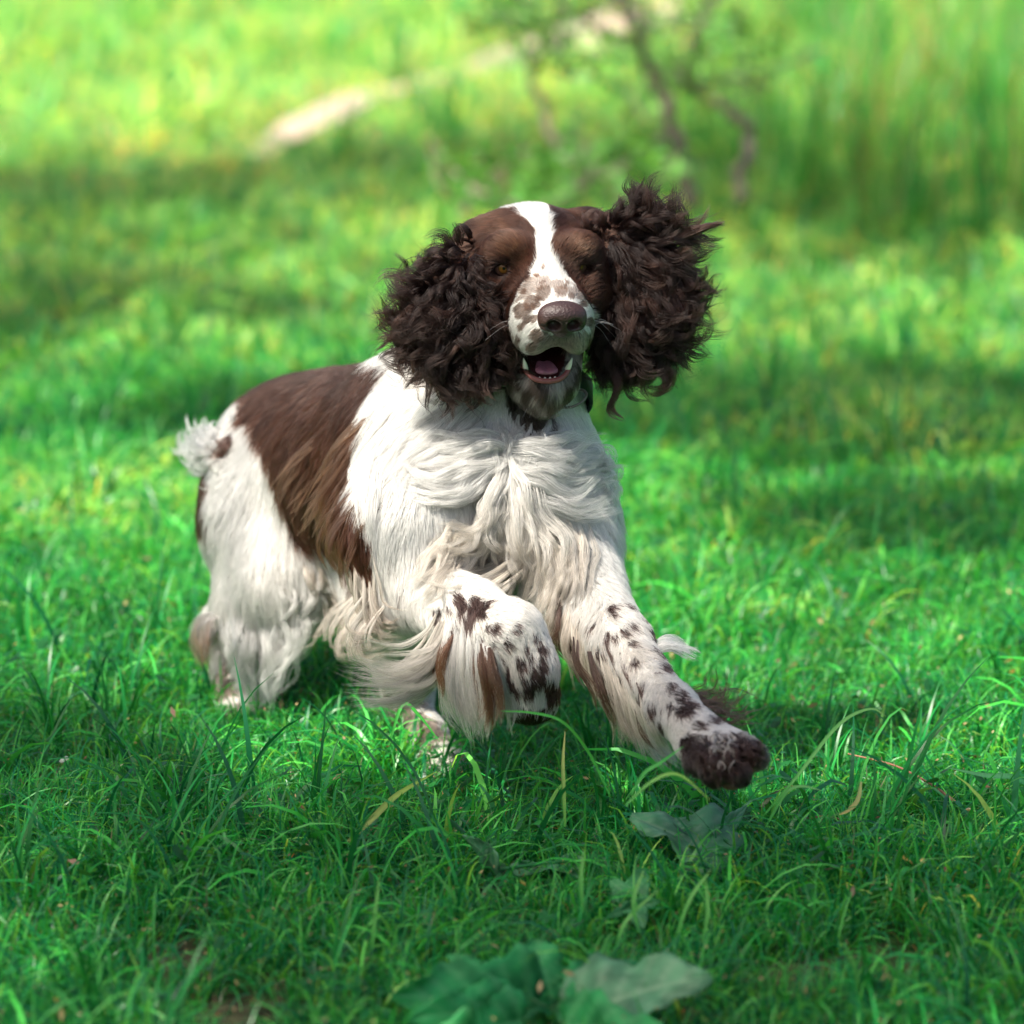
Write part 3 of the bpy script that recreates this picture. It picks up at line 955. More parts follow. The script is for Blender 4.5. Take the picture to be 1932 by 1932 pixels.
EARP_L = [(895, 445), (865, 462), (830, 500), (785, 555), (765, 635), (795, 690), (835, 718), (895, 725), (955, 700), (968, 640), (955, 570), (915, 520)]
EARP_R = [(1120, 425), (1180, 405), (1236, 395), (1276, 435), (1294, 500), (1290, 570), (1284, 650), (1250, 690), (1185, 705), (1130, 680), (1116, 600), (1112, 500)]
EXTRA_L = [[(930, 560), (965, 572), (990, 565)], [(945, 600), (975, 590), (1000, 600)]]


def ear(poly, guides, dc, n, name, outc, extra_tips=()):
    poly = np.array(poly, float)
    lo, hi = poly.min(0), poly.max(0)
    pts = []
    while len(pts) < n:
        q = rng.uniform(lo, hi, (4000, 2))
        q = q[in_poly(q[:, 0], q[:, 1], poly)]
        pts.extend(q)
    pts = np.array(pts[:n])
    cen = poly.mean(0)
    R = np.linalg.norm((pts - cen) / ((hi - lo) / 2), axis=1).clip(0, 1)
    u = rng.uniform(-1, 1, n)
    u = np.where(rng.random(n) < 0.6, -np.abs(u) ** 0.6, u)       # most on the near side
    thick = 0.050 * np.sqrt(1 - R ** 2 * 0.85)
    dd = dc + u * thick
    v, ln = guide_dir(guides, pts[:, 0], pts[:, 1])
    ln = ln * rng.uniform(0.6, 1.45, n)
    # swirl a little, neighbouring locks alike
    q3 = np.stack([pts[:, 0] / 62, pts[:, 1] / 62, u * 1.5], -1)
    a = vnoise(q3, 51) * 0.85 + rng.normal(0, 0.22, n)
    v = np.stack([v[:, 0] * np.cos(a) - v[:, 1] * np.sin(a), v[:, 0] * np.sin(a) + v[:, 1] * np.cos(a)], -1)
    bend = vnoise(q3 * 0.8, 52) * 1.5 + rng.normal(0, 0.35, n)
    ctl = []
    for k, f in enumerate((0, 0.25, 0.5, 0.75, 1.0)):
        b = bend * f
        vv = np.stack([v[:, 0] * np.cos(b) - v[:, 1] * np.sin(b), v[:, 0] * np.sin(b) + v[:, 1] * np.cos(b)], -1)
        q = pts + vv * (ln * f)[:, None]
        ctl.append(P(q[:, 0], q[:, 1], dd + u * 0.012 * f - 0.006 * math.sin(f * 3.1)))
    paths = np.stack(ctl, 1)
    tone = rng.uniform(0, 1, (n, 1))
    croot = DARK * (0.18 + 0.20 * tone); ctip = (DARK * 0.36) * (1 - tone ** 3) + np.array([0.050, 0.021, 0.014]) * tone ** 4
    w = rng.uniform(0.0022, 0.0048, n) * (ln / 65) ** 0.5
    amp = rng.uniform(0.0020, 0.0062, n); wl = rng.uniform(0.028, 0.065, n)
    a1 = lock_bundle(paths, w * rng.uniform(.7, 1.7, n), 34, amp, wl, 0.00022, croot, ctip, 20, 0.88, 0.17)
    # a few long single locks
    if outc:
        for e in outc:
            e = smoothpath(np.array(e, float), 5)
            k = 5
            q = np.stack([P(e[:, 0] + rng.normal(0, 4), e[:, 1] + rng.normal(0, 4), np.full(5, dc - 0.035)) for _ in range(k)])
            b1 = lock_bundle(q, np.full(k, .0034), 30, np.full(k, .0015), np.full(k, .04), 0.00026, np.tile(DARK, (k, 1)), np.tile(DARK * 1.6, (k, 1)), 20, 1.0, 0.09)
            a1 = [np.concatenate([x, y]) for x, y in zip(a1, b1)]
    # flyaway wisps
    m = n // 2
    sel = rng.choice(n, m, replace=False)
    pw = paths[sel].copy(); pw[:, 1:] += (pw[:, 1:] - pw[:, :1]) * rng.uniform(0.05, 0.45, (m, 1, 1))
    a2 = lock_bundle(pw, w[sel] * 1.4, 4, amp[sel] * 1.6, wl[sel], 0.00016, croot[sel], ctip[sel], 20, 0.4, 0.5)
    make_hair(name, *[np.concatenate([x, y]) for x, y in zip(a1, a2)])


ear(EARP_L, EARG_L, 4.595, 620, 'ear_hair', [[(930, 560), (960, 575), (985, 566)], [(945, 600), (975, 592), (1002, 604)], [(930, 640), (960, 650), (985, 640)]])
ear(EARP_R, EARG_R, 4.635, 680, 'ear_hair', [[(1150, 680), (1168, 730), (1150, 765), (1180, 792)], [(1240, 690), (1262, 715), (1250, 738), (1215, 730)], [(1280, 450), (1320, 430), (1345, 425), (1370, 418)]])


def family(keys, n, S, width, amp=0.001, wl=0.05, jit=6, col='coat', tip=None, r0=0.00020, dfall=4.6, npt=14, frizz=0.14, taper=1.0, hts=None, dadd=0.0, lenj=0.18, bright=1.0):
    """keys: neighbouring example locks, each a list of (px, py[, height mm]); random locks are blended between neighbours"""
    m = max(len(k) for k in keys)
    kk = np.stack([smoothpath(np.array([p[:2] for p in k], float), m) for k in keys])
    u = rng.uniform(0, len(keys) - 1 - 1e-6, n) if len(keys) > 1 else np.zeros(n)
    i = u.astype(int); f = (u - i)[:, None, None]
    q = kk[i] * (1 - f) + kk[np.minimum(i + 1, len(keys) - 1)] * f
    q = q + rng.normal(0, jit, (n, 1, 2)) + rng.normal(0, jit * 0.5, (n, m, 2)) * np.linspace(0, 1, m)[None, :, None]
    q = q[:, :1] + (q - q[:, :1]) * rng.uniform(1 - lenj, 1 + lenj, (n, 1, 1))
    hm = np.interp(np.linspace(0, 1, m), np.linspace(0, 1, len(hts or (2, 10, 12, 9))), hts or (2, 10, 12, 9)) / 1000
    dd, hit = trace(q[..., 0], q[..., 1], np.nan)
    # carry the last depth on past the outline
    d = dd.copy(); base = dfall
    d[:, 0] = np.where(np.isnan(d[:, 0]), base, d[:, 0])
    if dadd: d[:, 0] += 0
    for k in range(1, m):
        jump = np.isnan(d[:, k]) | (np.abs(d[:, k] - d[:, k - 1]) > 0.055)
        d[:, k] = np.where(jump, d[:, k - 1], d[:, k])
    S = int(S * 1.35)
    layer = rng.uniform(0.2, 1.35, (n, 1))
    paths = P(q[..., 0], q[..., 1], d - hm[None] * layer + dadd)
    c0 = coat_color(paths[:, 0]) if isinstance(col, str) else np.tile(np.asarray(col, float), (n, 1))
    tone = rng.uniform(0.82, 1.1, (n, 1)) * bright
    c0 = np.clip(c0 * tone, 0, .88)
    c1 = c0 * 0.97 if tip is None else np.clip(np.tile(np.asarray(tip, float), (n, 1)) * rng.uniform(0.75, 1.15, (n, 1)), 0, .88)
    return lock_bundle(paths, width * rng.uniform(0.6, 1.4, n), S, amp * rng.uniform(0.4, 1.6, n), wl * rng.uniform(0.7, 1.3, n), r0, c0, c1, npt, taper, frizz, 0.25)


def gather(name, fams):
    make_hair_mixed(name, fams)


def make_hair_mixed(name, fams):
    n = [f[0].shape[1] for f in fams]
    if len(set(n)) == 1:
        make_hair(name, *[np.concatenate([f[k] for f in fams]) for k in range(3)])
    else:
        for f in fams: make_hair(name, *f)


Wc = WHITE; Cr = np.array([0.60, 0.535, 0.45]); Ds = np.array([0.36, 0.28, 0.22])
# chest ruff: parted in the middle and blown to both sides, locks hanging between the forelegs
gather('chest_ruff', [
    family([[(895, 790), (875, 820), (840, 850), (790, 880)], [(890, 740), (850, 790), (800, 830), (750, 870)], [(850, 730), (800, 780), (750, 840), (720, 900)]], 80, 36, 0.0056, 0.0025, 0.08, 15, Wc, None, hts=(1, 8, 10, 4), frizz=.2),
    family([[(915, 812), (925, 838), (915, 860), (895, 885)], [(945, 822), (950, 845), (945, 865), (935, 890)], [(1000, 820), (990, 845), (985, 865), (972, 890)], [(1060, 808), (1050, 838), (1040, 866), (1020, 895)]], 60, 26, 0.0040, 0.003, 0.05, 14, Wc * .9, Wc * .8, hts=(1, 8, 12, 8), frizz=.25),
    family([[(952, 845), (905, 835), (850, 845), (790, 835)], [(950, 860), (900, 870), (840, 885), (775, 868)], [(950, 868), (895, 905), (830, 925), (765, 905)], [(952, 872), (905, 905), (880, 930), (850, 965)]], 64, 36, 0.0052, 0.003, 0.07, 13, Wc * .92, Wc * .92, hts=(3, 14, 18, 8), frizz=.2),
    family([[(965, 845), (1010, 845), (1060, 830), (1115, 815)], [(965, 858), (1030, 865), (1090, 872), (1145, 858)], [(965, 868), (1000, 905), (1060, 938), (1130, 915)], [(970, 875), (1035, 930), (1095, 955), (1145, 950)]], 66, 36, 0.0052, 0.003, 0.07, 13, Wc * .92, Wc * .92, hts=(3, 14, 20, 12), frizz=.2),
    family([[(955, 872), (925, 930), (915, 982), (880, 1003), (815, 990)], [(957, 872), (935, 930), (905, 1000), (880, 1035), (850, 1050)], [(962, 872), (946, 940), (945, 990), (960, 1020), (960, 1050)], [(965, 872), (960, 940), (968, 1010), (972, 1050), (970, 1085)],
            [(970, 872), (985, 940), (1010, 1020), (1018, 1060), (1010, 1095)], [(975, 875), (1015, 950), (1060, 995), (1082, 1040), (1078, 1075)]], 70, 36, 0.0050, 0.004, 0.055, 9, Wc * .85, Cr, npt=14, hts=(4, 20, 28, 24, 14), frizz=.2),
    family([[(850, 1000), (820, 1040), (800, 1080), (765, 1110)], [(890, 1010), (870, 1060), (845, 1100), (815, 1120)], [(940, 1010), (930, 1070), (905, 1110), (895, 1150)], [(980, 1010), (985, 1070), (975, 1110), (960, 1155)],
            [(1020, 1010), (1030, 1070), (1022, 1115), (1005, 1155)], [(1055, 1000), (1072, 1060), (1070, 1100), (1050, 1145)], [(1090, 1000), (1100, 1050), (1095, 1100), (1080, 1140)]], 150, 26, 0.0034, 0.002, 0.075, 12, Cr * 1.1, Cr * .75, hts=(2, 12, 15, 12), frizz=.22),
    family([[(985, 1040), (920, 1075), (860, 1082), (795, 1075)], [(985, 1060), (930, 1100), (880, 1108), (810, 1100)], [(960, 1080), (900, 1115), (860, 1128), (790, 1118)]], 40, 24, 0.0034, 0.0015, 0.08, 9, Cr * 1.05, Cr * .7, hts=(6, 18, 16, 10)),
    family([[(1105, 850), (1140, 846), (1156, 868), (1142, 888)], [(1125, 880), (1152, 890), (1150, 915), (1130, 920)], [(1125, 930), (1150, 945), (1155, 965), (1150, 980)]], 30, 12, 0.0034, 0.004, 0.03, 6, Wc, Wc, r0=.0002, dfall=4.68, frizz=.4, taper=.6),
])
gather('flank_hair', [
    family([[(770, 700), (730, 740), (695, 790), (668, 850)], [(740, 760), (700, 810), (672, 860), (668, 910)], [(730, 830), (695, 880), (684, 925), (690, 975)], [(730, 900), (708, 950), (700, 1000), (704, 1050)]], 90, 30, 0.0042, 0.001, 0.07, 6, Wc, Wc, hts=(2, 9, 11, 8), dfall=4.72),
    family([[(670, 735), (620, 765), (570, 815), (540, 870)], [(700, 740), (650, 780), (600, 850), (560, 920)], [(680, 800), (640, 860), (600, 920), (580, 975)], [(670, 880), (640, 920), (620, 970), (615, 1010)], [(695, 950), (665, 990), (655, 1030), (665, 1065)]],
           260, 22, 0.0034, 0.0015, 0.08, 16, LIVER * .42, np.array([.085, .034, .013]), hts=(1, 3, 4, 3), frizz=.2, dfall=4.86),  # golden tips put the orange lights on the saddle into the hair colour
])
# belly fringe, plume of pale hair by the elbow
gather('belly_feathering', [
    family([[(570, 1060), (580, 1100), (590, 1135), (575, 1170)], [(610, 1050), (620, 1095), (640, 1140), (630, 1180)], [(650, 1070), (665, 1120), (690, 1165), (735, 1190)], [(700, 1090), (705, 1150), (720, 1190), (760, 1190)]], 90, 20, 0.0028, 0.0025, 0.07, 13, Cr * .85, Ds * .9, hts=(3, 12, 14, 12), dfall=4.82, frizz=.3),  # brown-grey tips put the shadows between the strands into the colour
    family([[(835, 1175), (800, 1232), (730, 1262), (632, 1232)], [(835, 1190), (805, 1255), (750, 1280), (670, 1262)], [(830, 1210), (812, 1275), (775, 1305), (712, 1318)], [(825, 1230), (810, 1290), (790, 1320), (745, 1330)]], 44, 24, 0.0034, 0.003, 0.08, 11, Cr * .85, Cr * .65, hts=(2, 2, 2, 2), dfall=4.68, frizz=.35, lenj=.35, taper=.85),
    family([[(690, 1130), (650, 1190), (660, 1220), (720, 1215)], [(720, 1150), (690, 1200), (700, 1230), (760, 1215)], [(650, 1120), (600, 1170), (590, 1195), (560, 1205)]], 36, 12, 0.003, 0.002, 0.07, 9, Cr * .9, Ds, hts=(4, 12, 14, 10), dfall=4.8, frizz=.3),  # tips greyed likewise, shadow in the hair colour
])
gather('hind_leg_feathering', [
    family([[(420, 1120), (425, 1190), (440, 1250), (450, 1310)], [(460, 1130), (465, 1200), (470, 1260), (470, 1325)], [(500, 1120), (515, 1190), (520, 1250), (500, 1318)], [(545, 1110), (560, 1170), (556, 1220), (520, 1290)], [(575, 1095), (588, 1135), (572, 1170), (545, 1205)], [(600, 1070), (612, 1105), (602, 1135), (580, 1165)]],
           130, 28, 0.0042, 0.005, 0.06, 11, Wc, Wc * .85, hts=(2, 10, 14, 9), dfall=4.97, frizz=.2),
    family([[(408, 1160), (380, 1168), (370, 1200), (378, 1240)], [(412, 1185), (395, 1200), (385, 1235), (395, 1262)]], 22, 22, 0.0042, 0.002, 0.05, 5, Wc * .8, np.array([.22, .09, .04]), hts=(1, 3, 3, 3), dfall=5.09),
    family([[(760, 1300), (750, 1340), (738, 1370), (728, 1395)], [(775, 1310), (770, 1350), (765, 1380), (755, 1410)]], 22, 16, 0.003, 0.002, 0.05, 5, Ds, DARK * 2, hts=(1, 3, 3, 3), dfall=4.93),
    family([[(460, 790), (448, 778), (443, 770), (440, 760)], [(440, 850), (425, 860), (415, 880), (410, 900)], [(425, 930), (410, 940), (400, 960), (400, 985)], [(415, 1000), (405, 1020), (402, 1050), (402, 1080)]], 60, 14, 0.0034, 0.002, 0.05, 5, 'coat', None, hts=(2, 4, 4, 4), dfall=5.05),
])
gather('foreleg_feathering', [
    family([[(845, 1180), (836, 1230), (842, 1300), (872, 1352)], [(868, 1190), (866, 1250), (876, 1320), (895, 1372)], [(905, 1200), (910, 1260), (918, 1320), (915, 1372)], [(925, 1230), (940, 1275), (950, 1315), (945, 1350)]], 90, 28, 0.0040, 0.002, 0.08, 8, Wc, Cr, hts=(2, 8, 6, 4), frizz=.2, lenj=.25, dfall=4.50),
    family([[(905, 1225), (908, 1270), (915, 1320), (908, 1365)], [(915, 1225), (925, 1275), (935, 1320), (930, 1375)]], 34, 34, 0.0042, 0.001, 0.09, 6, DARK * 1.3, np.array([.16, .07, .035]), hts=(6, 17, 15, 10), dfall=4.48),
    family([[(852, 1195), (840, 1225), (832, 1260), (836, 1300)]], 12, 34, 0.0040, 0.001, 0.09, 4, DARK * 2, np.array([.26, .10, .04]), hts=(6, 10, 8, 6), dfall=4.50),
    family([[(1060, 1090), (1042, 1130), (1035, 1165), (1050, 1190)], [(1070, 1130), (1060, 1180), (1068, 1220), (1085, 1258)], [(1090, 1160), (1095, 1220), (1115, 1275), (1125, 1310)], [(1125, 1210), (1142, 1280), (1160, 1340), (1168, 1388)],
            [(1165, 1265), (1185, 1330), (1205, 1385), (1225, 1425)], [(1215, 1330), (1230, 1375), (1255, 1415), (1285, 1440)]], 120, 28, 0.0036, 0.002, 0.06, 6, Cr * 1.15, Ds * .7, hts=(2, 9, 8, 5), dfall=4.50, frizz=.25),
    family([[(1120, 1190), (1130, 1225), (1148, 1265), (1160, 1290)], [(1160, 1235), (1172, 1270), (1188, 1305), (1200, 1330)], [(1205, 1300), (1216, 1330), (1232, 1360), (1245, 1380)]], 7, 16, 0.0022, 0.001, 0.08, 7, SPOTC * 1.3, DARK * 2, hts=(2, 5, 6, 4), dfall=4.44, frizz=.2),
    family([[(1060, 1110), (1045, 1150), (1040, 1180), (1055, 1205)], [(1085, 1190), (1090, 1240), (1115, 1290), (1130, 1325)], [(1140, 1240), (1165, 1310), (1185, 1360), (1190, 1400)], [(1200, 1320), (1220, 1375), (1250, 1415), (1270, 1435)]], 34, 24, 0.0030, 0.002, 0.06, 7, SPOTC * 1.3, np.array([.10, .045, .025]), hts=(4, 11, 9, 6), dfall=4.48, frizz=.25),
    family([[(1280, 1290), (1315, 1310), (1345, 1300), (1350, 1255)], [(1295, 1315), (1335, 1325), (1370, 1320), (1392, 1300)], [(1310, 1340), (1350, 1345), (1380, 1345), (1408, 1330)], [(1325, 1360), (1355, 1362), (1385, 1372), (1398, 1378)]], 46, 7, 0.0020, 0.005, 0.05, 9, DARK * 1.2, DARK * 2.0, hts=(0, 0, 0, 0), dfall=4.42, frizz=.3, dadd=.03, lenj=.45, taper=.9),
    family([[(1230, 1215), (1260, 1205), (1285, 1208), (1305, 1215)], [(1235, 1230), (1265, 1222), (1290, 1232), (1308, 1240)]], 16, 14, 0.0032, 0.002, 0.05, 4, Wc, Wc, hts=(0, 0, 0, 0), dfall=4.48, frizz=.4, dadd=.04),
    family([[(1310, 1400), (1322, 1425), (1330, 1450), (1345, 1470)], [(1345, 1400), (1358, 1420), (1362, 1445), (1370, 1475)], [(1385, 1395), (1402, 1405), (1420, 1425), (1438, 1440)], [(1400, 1400), (1425, 1405), (1440, 1420), (1442, 1445)]], 60, 18, 0.0020, 0.003, 0.022, 7, SPOTC * .8, DARK * 1.6, hts=(1, 5, 7, 6), dfall=4.27, frizz=.25),
    family([[(1340, 1395), (1352, 1420), (1356, 1440)], [(1372, 1400), (1378, 1425), (1370, 1450)]], 20, 12, 0.0014, 0.003, 0.022, 12, Cr * .8, Cr * .6, hts=(2, 9, 9), dfall=4.27, frizz=.25),
])
# tail: a fluffy white pompon with a dark curl
tk = []
TX, TY = 405, 850
for a in np.linspace(0.6, 6.4, 14):
    tk.append([(402, 858), (396 + 18 * math.cos(a), 853 + 18 * math.sin(a)), (390 + 34 * math.cos(a), 850 + 38 * math.sin(a)), (384 + 43 * math.cos(a + .4), 848 + 50 * math.sin(a + .4))])
gather('tail_hair', [
    family(tk, 120, 22, 0.0036, 0.004, 0.04, 7, Wc, Wc * .95, hts=(0, 16, 10, 0), dfall=5.12, frizz=.25),
    family([[(438, 815), (418, 830), (402, 850), (385, 862)], [(436, 830), (425, 850), (410, 872), (390, 875)]], 16, 26, 0.0040, 0.002, 0.05, 4, DARK * 1.5, DARK * 3, hts=(8, 20, 24, 20), dfall=5.06),
])
# eyelashes and whiskers
wk = []
for s_, base, tips in ((1, (0.034, 0.055, -0.034), [(0.062, 0.050, -0.046), (0.066, 0.045, -0.056), (0.058, 0.060, -0.030)]), (-1, (-0.034, 0.055, -0.034), [(-0.058, 0.060, -0.050), (-0.060, 0.055, -0.042)])):
    for tp in tips:
        for k in range(1 if s_ < 0 else 2):
            b_ = H(*(np.array(base) + rng.normal(0, .005, 3))); e_ = H(*(np.array(tp) + rng.normal(0, .004, 3)))
            wk.append(np.stack([b_, (b_ + e_) / 2 + Hu * 0.004, e_]))
for k in range(16):
    x = rng.uniform(-.022, .022); b_ = H(x, 0.045, -0.118); e_ = H(x * 1.6, 0.055, -0.136)
    wk.append(np.stack([b_, (b_ + e_) / 2 + Hf * 0.003, e_]))
wk = np.array([smoothpath(w, 8) for w in wk])
make_hair('whisker', wk, np.tile(0.00015 * np.linspace(1, .3, 8), (len(wk), 1)), np.full((len(wk), 8, 3), 0.75))

# ------------------------------------------------------------------ collar: dark webbing, tan strap end, red tag, metal ring
M_WEB = simple_mat('collar_webbing', (0.012, 0.014, 0.020), 0.7, 0.4, 400, 0.3, 0.0006)
M_TANW = simple_mat('collar_tan_strap', (0.20, 0.12, 0.08), 0.8, 0.3, 400, 0.2, 0.0006)
M_RED = simple_mat('red_enamel', (0.35, 0.02, 0.015), 0.4, 0.3, 200)
M_STEEL = simple_mat('tarnished_ring', (0.10, 0.09, 0.07), 0.35, 0.2, 100, 0.8)


def band(ctr, X, Y, N, rx, ry, half, thick, a0, a1, n, name, mat, parent):
    V = []; F = []
    for i in range(n + 1):
        a = a0 + (a1 - a0) * i / n
        e = X * math.cos(a) * rx + Y * math.sin(a) * ry
        o = e / np.linalg.norm(e)
        for (hh, tt) in ((-half, 0), (-half * .9, thick), (half * .9, thick), (half, 0)):
            V.append(ctr + e + N * hh + o * tt)
    for i in range(n):
        for j in range(4):
            k = (j + 1) % 4
            F.append((i * 4 + j, i * 4 + k, (i + 1) * 4 + k, (i + 1) * 4 + j))
    F.append((0, 1, 2, 3)); F.append((n * 4 + 3, n * 4 + 2, n * 4 + 1, n * 4))
    o = mesh_obj(name, V, F, mat)
    o.parent = parent
    return o


collar = bpy.data.objects.new('collar', None); C.objects.link(collar); to_dog(collar)
collar['label'] = 'dark webbing collar with a tan strap end and red tag under the chin'
cN = UP * 0.93 + FW * 0.36; cN /= np.linalg.norm(cN)
cX = RT - cN * (RT @ cN); cX /= np.linalg.norm(cX); cY = np.cross(cN, cX)
cc_ = P(995, 745, 4.665)
band(cc_, cX, cY, cN, 0.0620, 0.0680, 0.0105, 0.003, 0, 2 * math.pi, 64, 'strap', M_WEB, collar)
for a0, a1, mt, nm in ((-2.15, -1.92, M_TANW, 'strap_end'), (-1.52, -1.36, M_TANW, 'strap_end'), (-1.30, -1.05, M_RED, 'red_tag')):
    band(cc_ - UP * 0.002, cX, cY, cN, 0.0655, 0.0715, 0.0125, 0.003, a0, a1, 8, nm, mt, collar)
rp = P(1080, 752, 4.60)
rv, rf = tube(np.array([rp + (RT * 0.9 + UP * 0.35) * 0.015 * math.cos(a) + (UP * 0.6 - RT * .2) * 0.012 * math.sin(a) + FW * 0.006 * math.sin(a) for a in np.linspace(0, 6.2832, 33)]), 0.0013, 8)
o = mesh_obj('ring', rv, rf, M_STEEL); o.parent = collar

# ================================================================== GROUND, PATH, GRASS
def ground_z(x, y):
    p = np.stack([np.asarray(x, float), np.asarray(y, float), np.zeros_like(np.asarray(x, float))], -1)
    near = np.exp(-((p[..., 0]) ** 2 + (p[..., 1] - 4.7) ** 2) / 3.0)
    sh = p.reshape(-1, 3)
    n = (vnoise(sh * 1.1, 31) * 0.030 + vnoise(sh * 4.0, 32) * 0.010).reshape(p.shape[:-1])
    return n * (1 - 0.85 * near) - 0.004


def soil_mask(x, y):
    m = np.zeros(np.shape(x))
    for px, py, rx, ry in ((335, 1805, 90, 44), (450, 1915, 110, 44), (1640, 1810, 90, 34), (560, 1850, 60, 20), (1500, 1845, 60, 24)):
        c = G(px, py); ex = abs(G(px + rx, py)[0] - c[0]); ey = abs(G(px, py - ry)[1] - c[1])
        m = np.maximum(m, np.exp(-(((x - c[0]) / ex) ** 2 + ((y - c[1]) / ey) ** 2)))
    return m


def ground_mat():
    m, nt, out = new_mat('meadow_soil')
    b = nt.nodes.new('ShaderNodeBsdfPrincipled'); b.inputs['Roughness'].default_value = 0.95; b.inputs['Specular IOR Level'].default_value = 0.1
    tc = nt.nodes.new('ShaderNodeTexCoord')
    n1 = nt.nodes.new('ShaderNodeTexNoise'); n1.inputs['Scale'].default_value = 45; n1.inputs['Detail'].default_value = 8
    n2 = nt.nodes.new('ShaderNodeTexNoise'); n2.inputs['Scale'].default_value = 1.3; n2.inputs['Detail'].default_value = 5
    at = nt.nodes.new('ShaderNodeAttribute'); at.attribute_name = 'soil'
    nt.links.new(tc.outputs['Object'], n1.inputs['Vector']); nt.links.new(tc.outputs['Object'], n2.inputs['Vector'])
    r1 = nt.nodes.new('ShaderNodeValToRGB')
    r1.color_ramp.elements[0].position = 0.35; r1.color_ramp.elements[0].color = (0.010, 0.035, 0.008, 1)
    r1.color_ramp.elements[1].position = 0.7; r1.color_ramp.elements[1].color = (0.04, 0.13, 0.02, 1)
    r2 = nt.nodes.new('ShaderNodeValToRGB')
    r2.color_ramp.elements[0].position = 0.3; r2.color_ramp.elements[0].color = (0.022, 0.014, 0.010, 1)
    r2.color_ramp.elements[1].position = 0.75; r2.color_ramp.elements[1].color = (0.15, 0.10, 0.07, 1)
    mx = nt.nodes.new('ShaderNodeMix'); mx.data_type = 'RGBA'
    nt.links.new(n1.outputs['Fac'], r1.inputs[0]); nt.links.new(n1.outputs['Fac'], r2.inputs[0])
    nt.links.new(at.outputs['Fac'], mx.inputs[0]); nt.links.new(r1.outputs[0], mx.inputs[6]); nt.links.new(r2.outputs[0], mx.inputs[7])
    nt.links.new(mx.outputs[2], b.inputs['Base Color'])
    bp = nt.nodes.new('ShaderNodeBump'); bp.inputs['Distance'].default_value = 0.01
    nt.links.new(n1.outputs['Fac'], bp.inputs['Height']); nt.links.new(bp.outputs[0], b.inputs['Normal'])
    nt.links.new(b.outputs[0], out.inputs[0])
    return m


def grid_sheet(name, xs, ys, mat):
    X, Y = np.meshgrid(xs, ys, indexing='ij')
    Z = ground_z(X, Y)
    far = np.clip((np.abs(X) - 8) / 20, 0, 1) + np.clip((np.abs(Y - 8) - 10) / 20, 0, 1)
    Z = Z * np.clip(1 - far, 0, 1)
    n, m = X.shape
    V = np.stack([X, Y, Z], -1).reshape(-1, 3)
    i = np.arange(n * m).reshape(n, m)
    Q = np.stack([i[:-1, :-1], i[1:, :-1], i[1:, 1:], i[:-1, 1:]], -1).reshape(-1, 4)
    o = quads_obj(name, V, Q, mat)
    a = o.data.attributes.new('soil', 'FLOAT', 'POINT')
    a.data.foreach_set('value', soil_mask(V[:, 0], V[:, 1]).astype(np.float32))
    return o


xs = np.concatenate([np.array([-900, -300, -100, -40, -20, -12, -8, -6, -5]), np.arange(-4, 4.01, 0.05), np.array([5, 6, 8, 12, 20, 40, 100, 300, 900])])
ys = np.concatenate([np.array([-900, -300, -100, -40, -15, -5, 0, 1.5]), np.arange(2.6, 14, 0.05), np.array([15, 17, 20, 30, 50, 100, 300, 1200])])
tag(grid_sheet('ground', xs, ys, ground_mat()), kind='structure')

# bare sandy path
PATHPX = [(475, 274), (530, 240), (610, 208), (690, 180), (760, 164), (850, 132), (950, 96), (1020, 60), (1100, 30), (1190, 10), (1300, 0),
          (1310, 36), (1210, 66), (1120, 98), (1040, 120), (950, 132), (880, 156), (800, 178), (720, 204), (620, 234), (545, 256), (485, 282)]


def path_obj():
    import bmesh
    P2 = smoothpath(np.array(PATHPX + [PATHPX[0]], float), 160)[:-1]
    nn = len(PATHPX) // 2
    P2[:, 1] += np.where(np.arange(len(P2)) < len(P2) / 2, -6, 7)
    P2 = P2 + np.stack([rng.normal(0, 3, len(P2)), rng.normal(0, 1.6, len(P2))], -1)
    W = np.array([G(x, y) for x, y in P2])
    W[:, 2] = ground_z(W[:, 0], W[:, 1]) + 0.012
    bm = bmesh.new()
    vs = [bm.verts.new(w) for w in W]
    f = bm.faces.new(vs)
    if f.normal.z < 0: f.normal_flip()
    bmesh.ops.triangulate(bm, faces=[f])
    bmesh.ops.subdivide_edges(bm, edges=bm.edges[:], cuts=2, use_grid_fill=True)
    for v in bm.verts:
        v.co.z = float(ground_z(np.array([v.co.x]), np.array([v.co.y]))[0]) + 0.010
    bm.normal_update()
    me = bpy.data.meshes.new('path'); bm.to_mesh(me); bm.free()
    o = bpy.data.objects.new('path', me); C.objects.link(o)
    me.materials.append(simple_mat('sandy_path', (0.44, 0.33, 0.265), 0.95, 0.35, 14, 0.1, 0.01))
    tag(o, kind='structure')
    return np.array(P2)


PATH2 = path_obj()


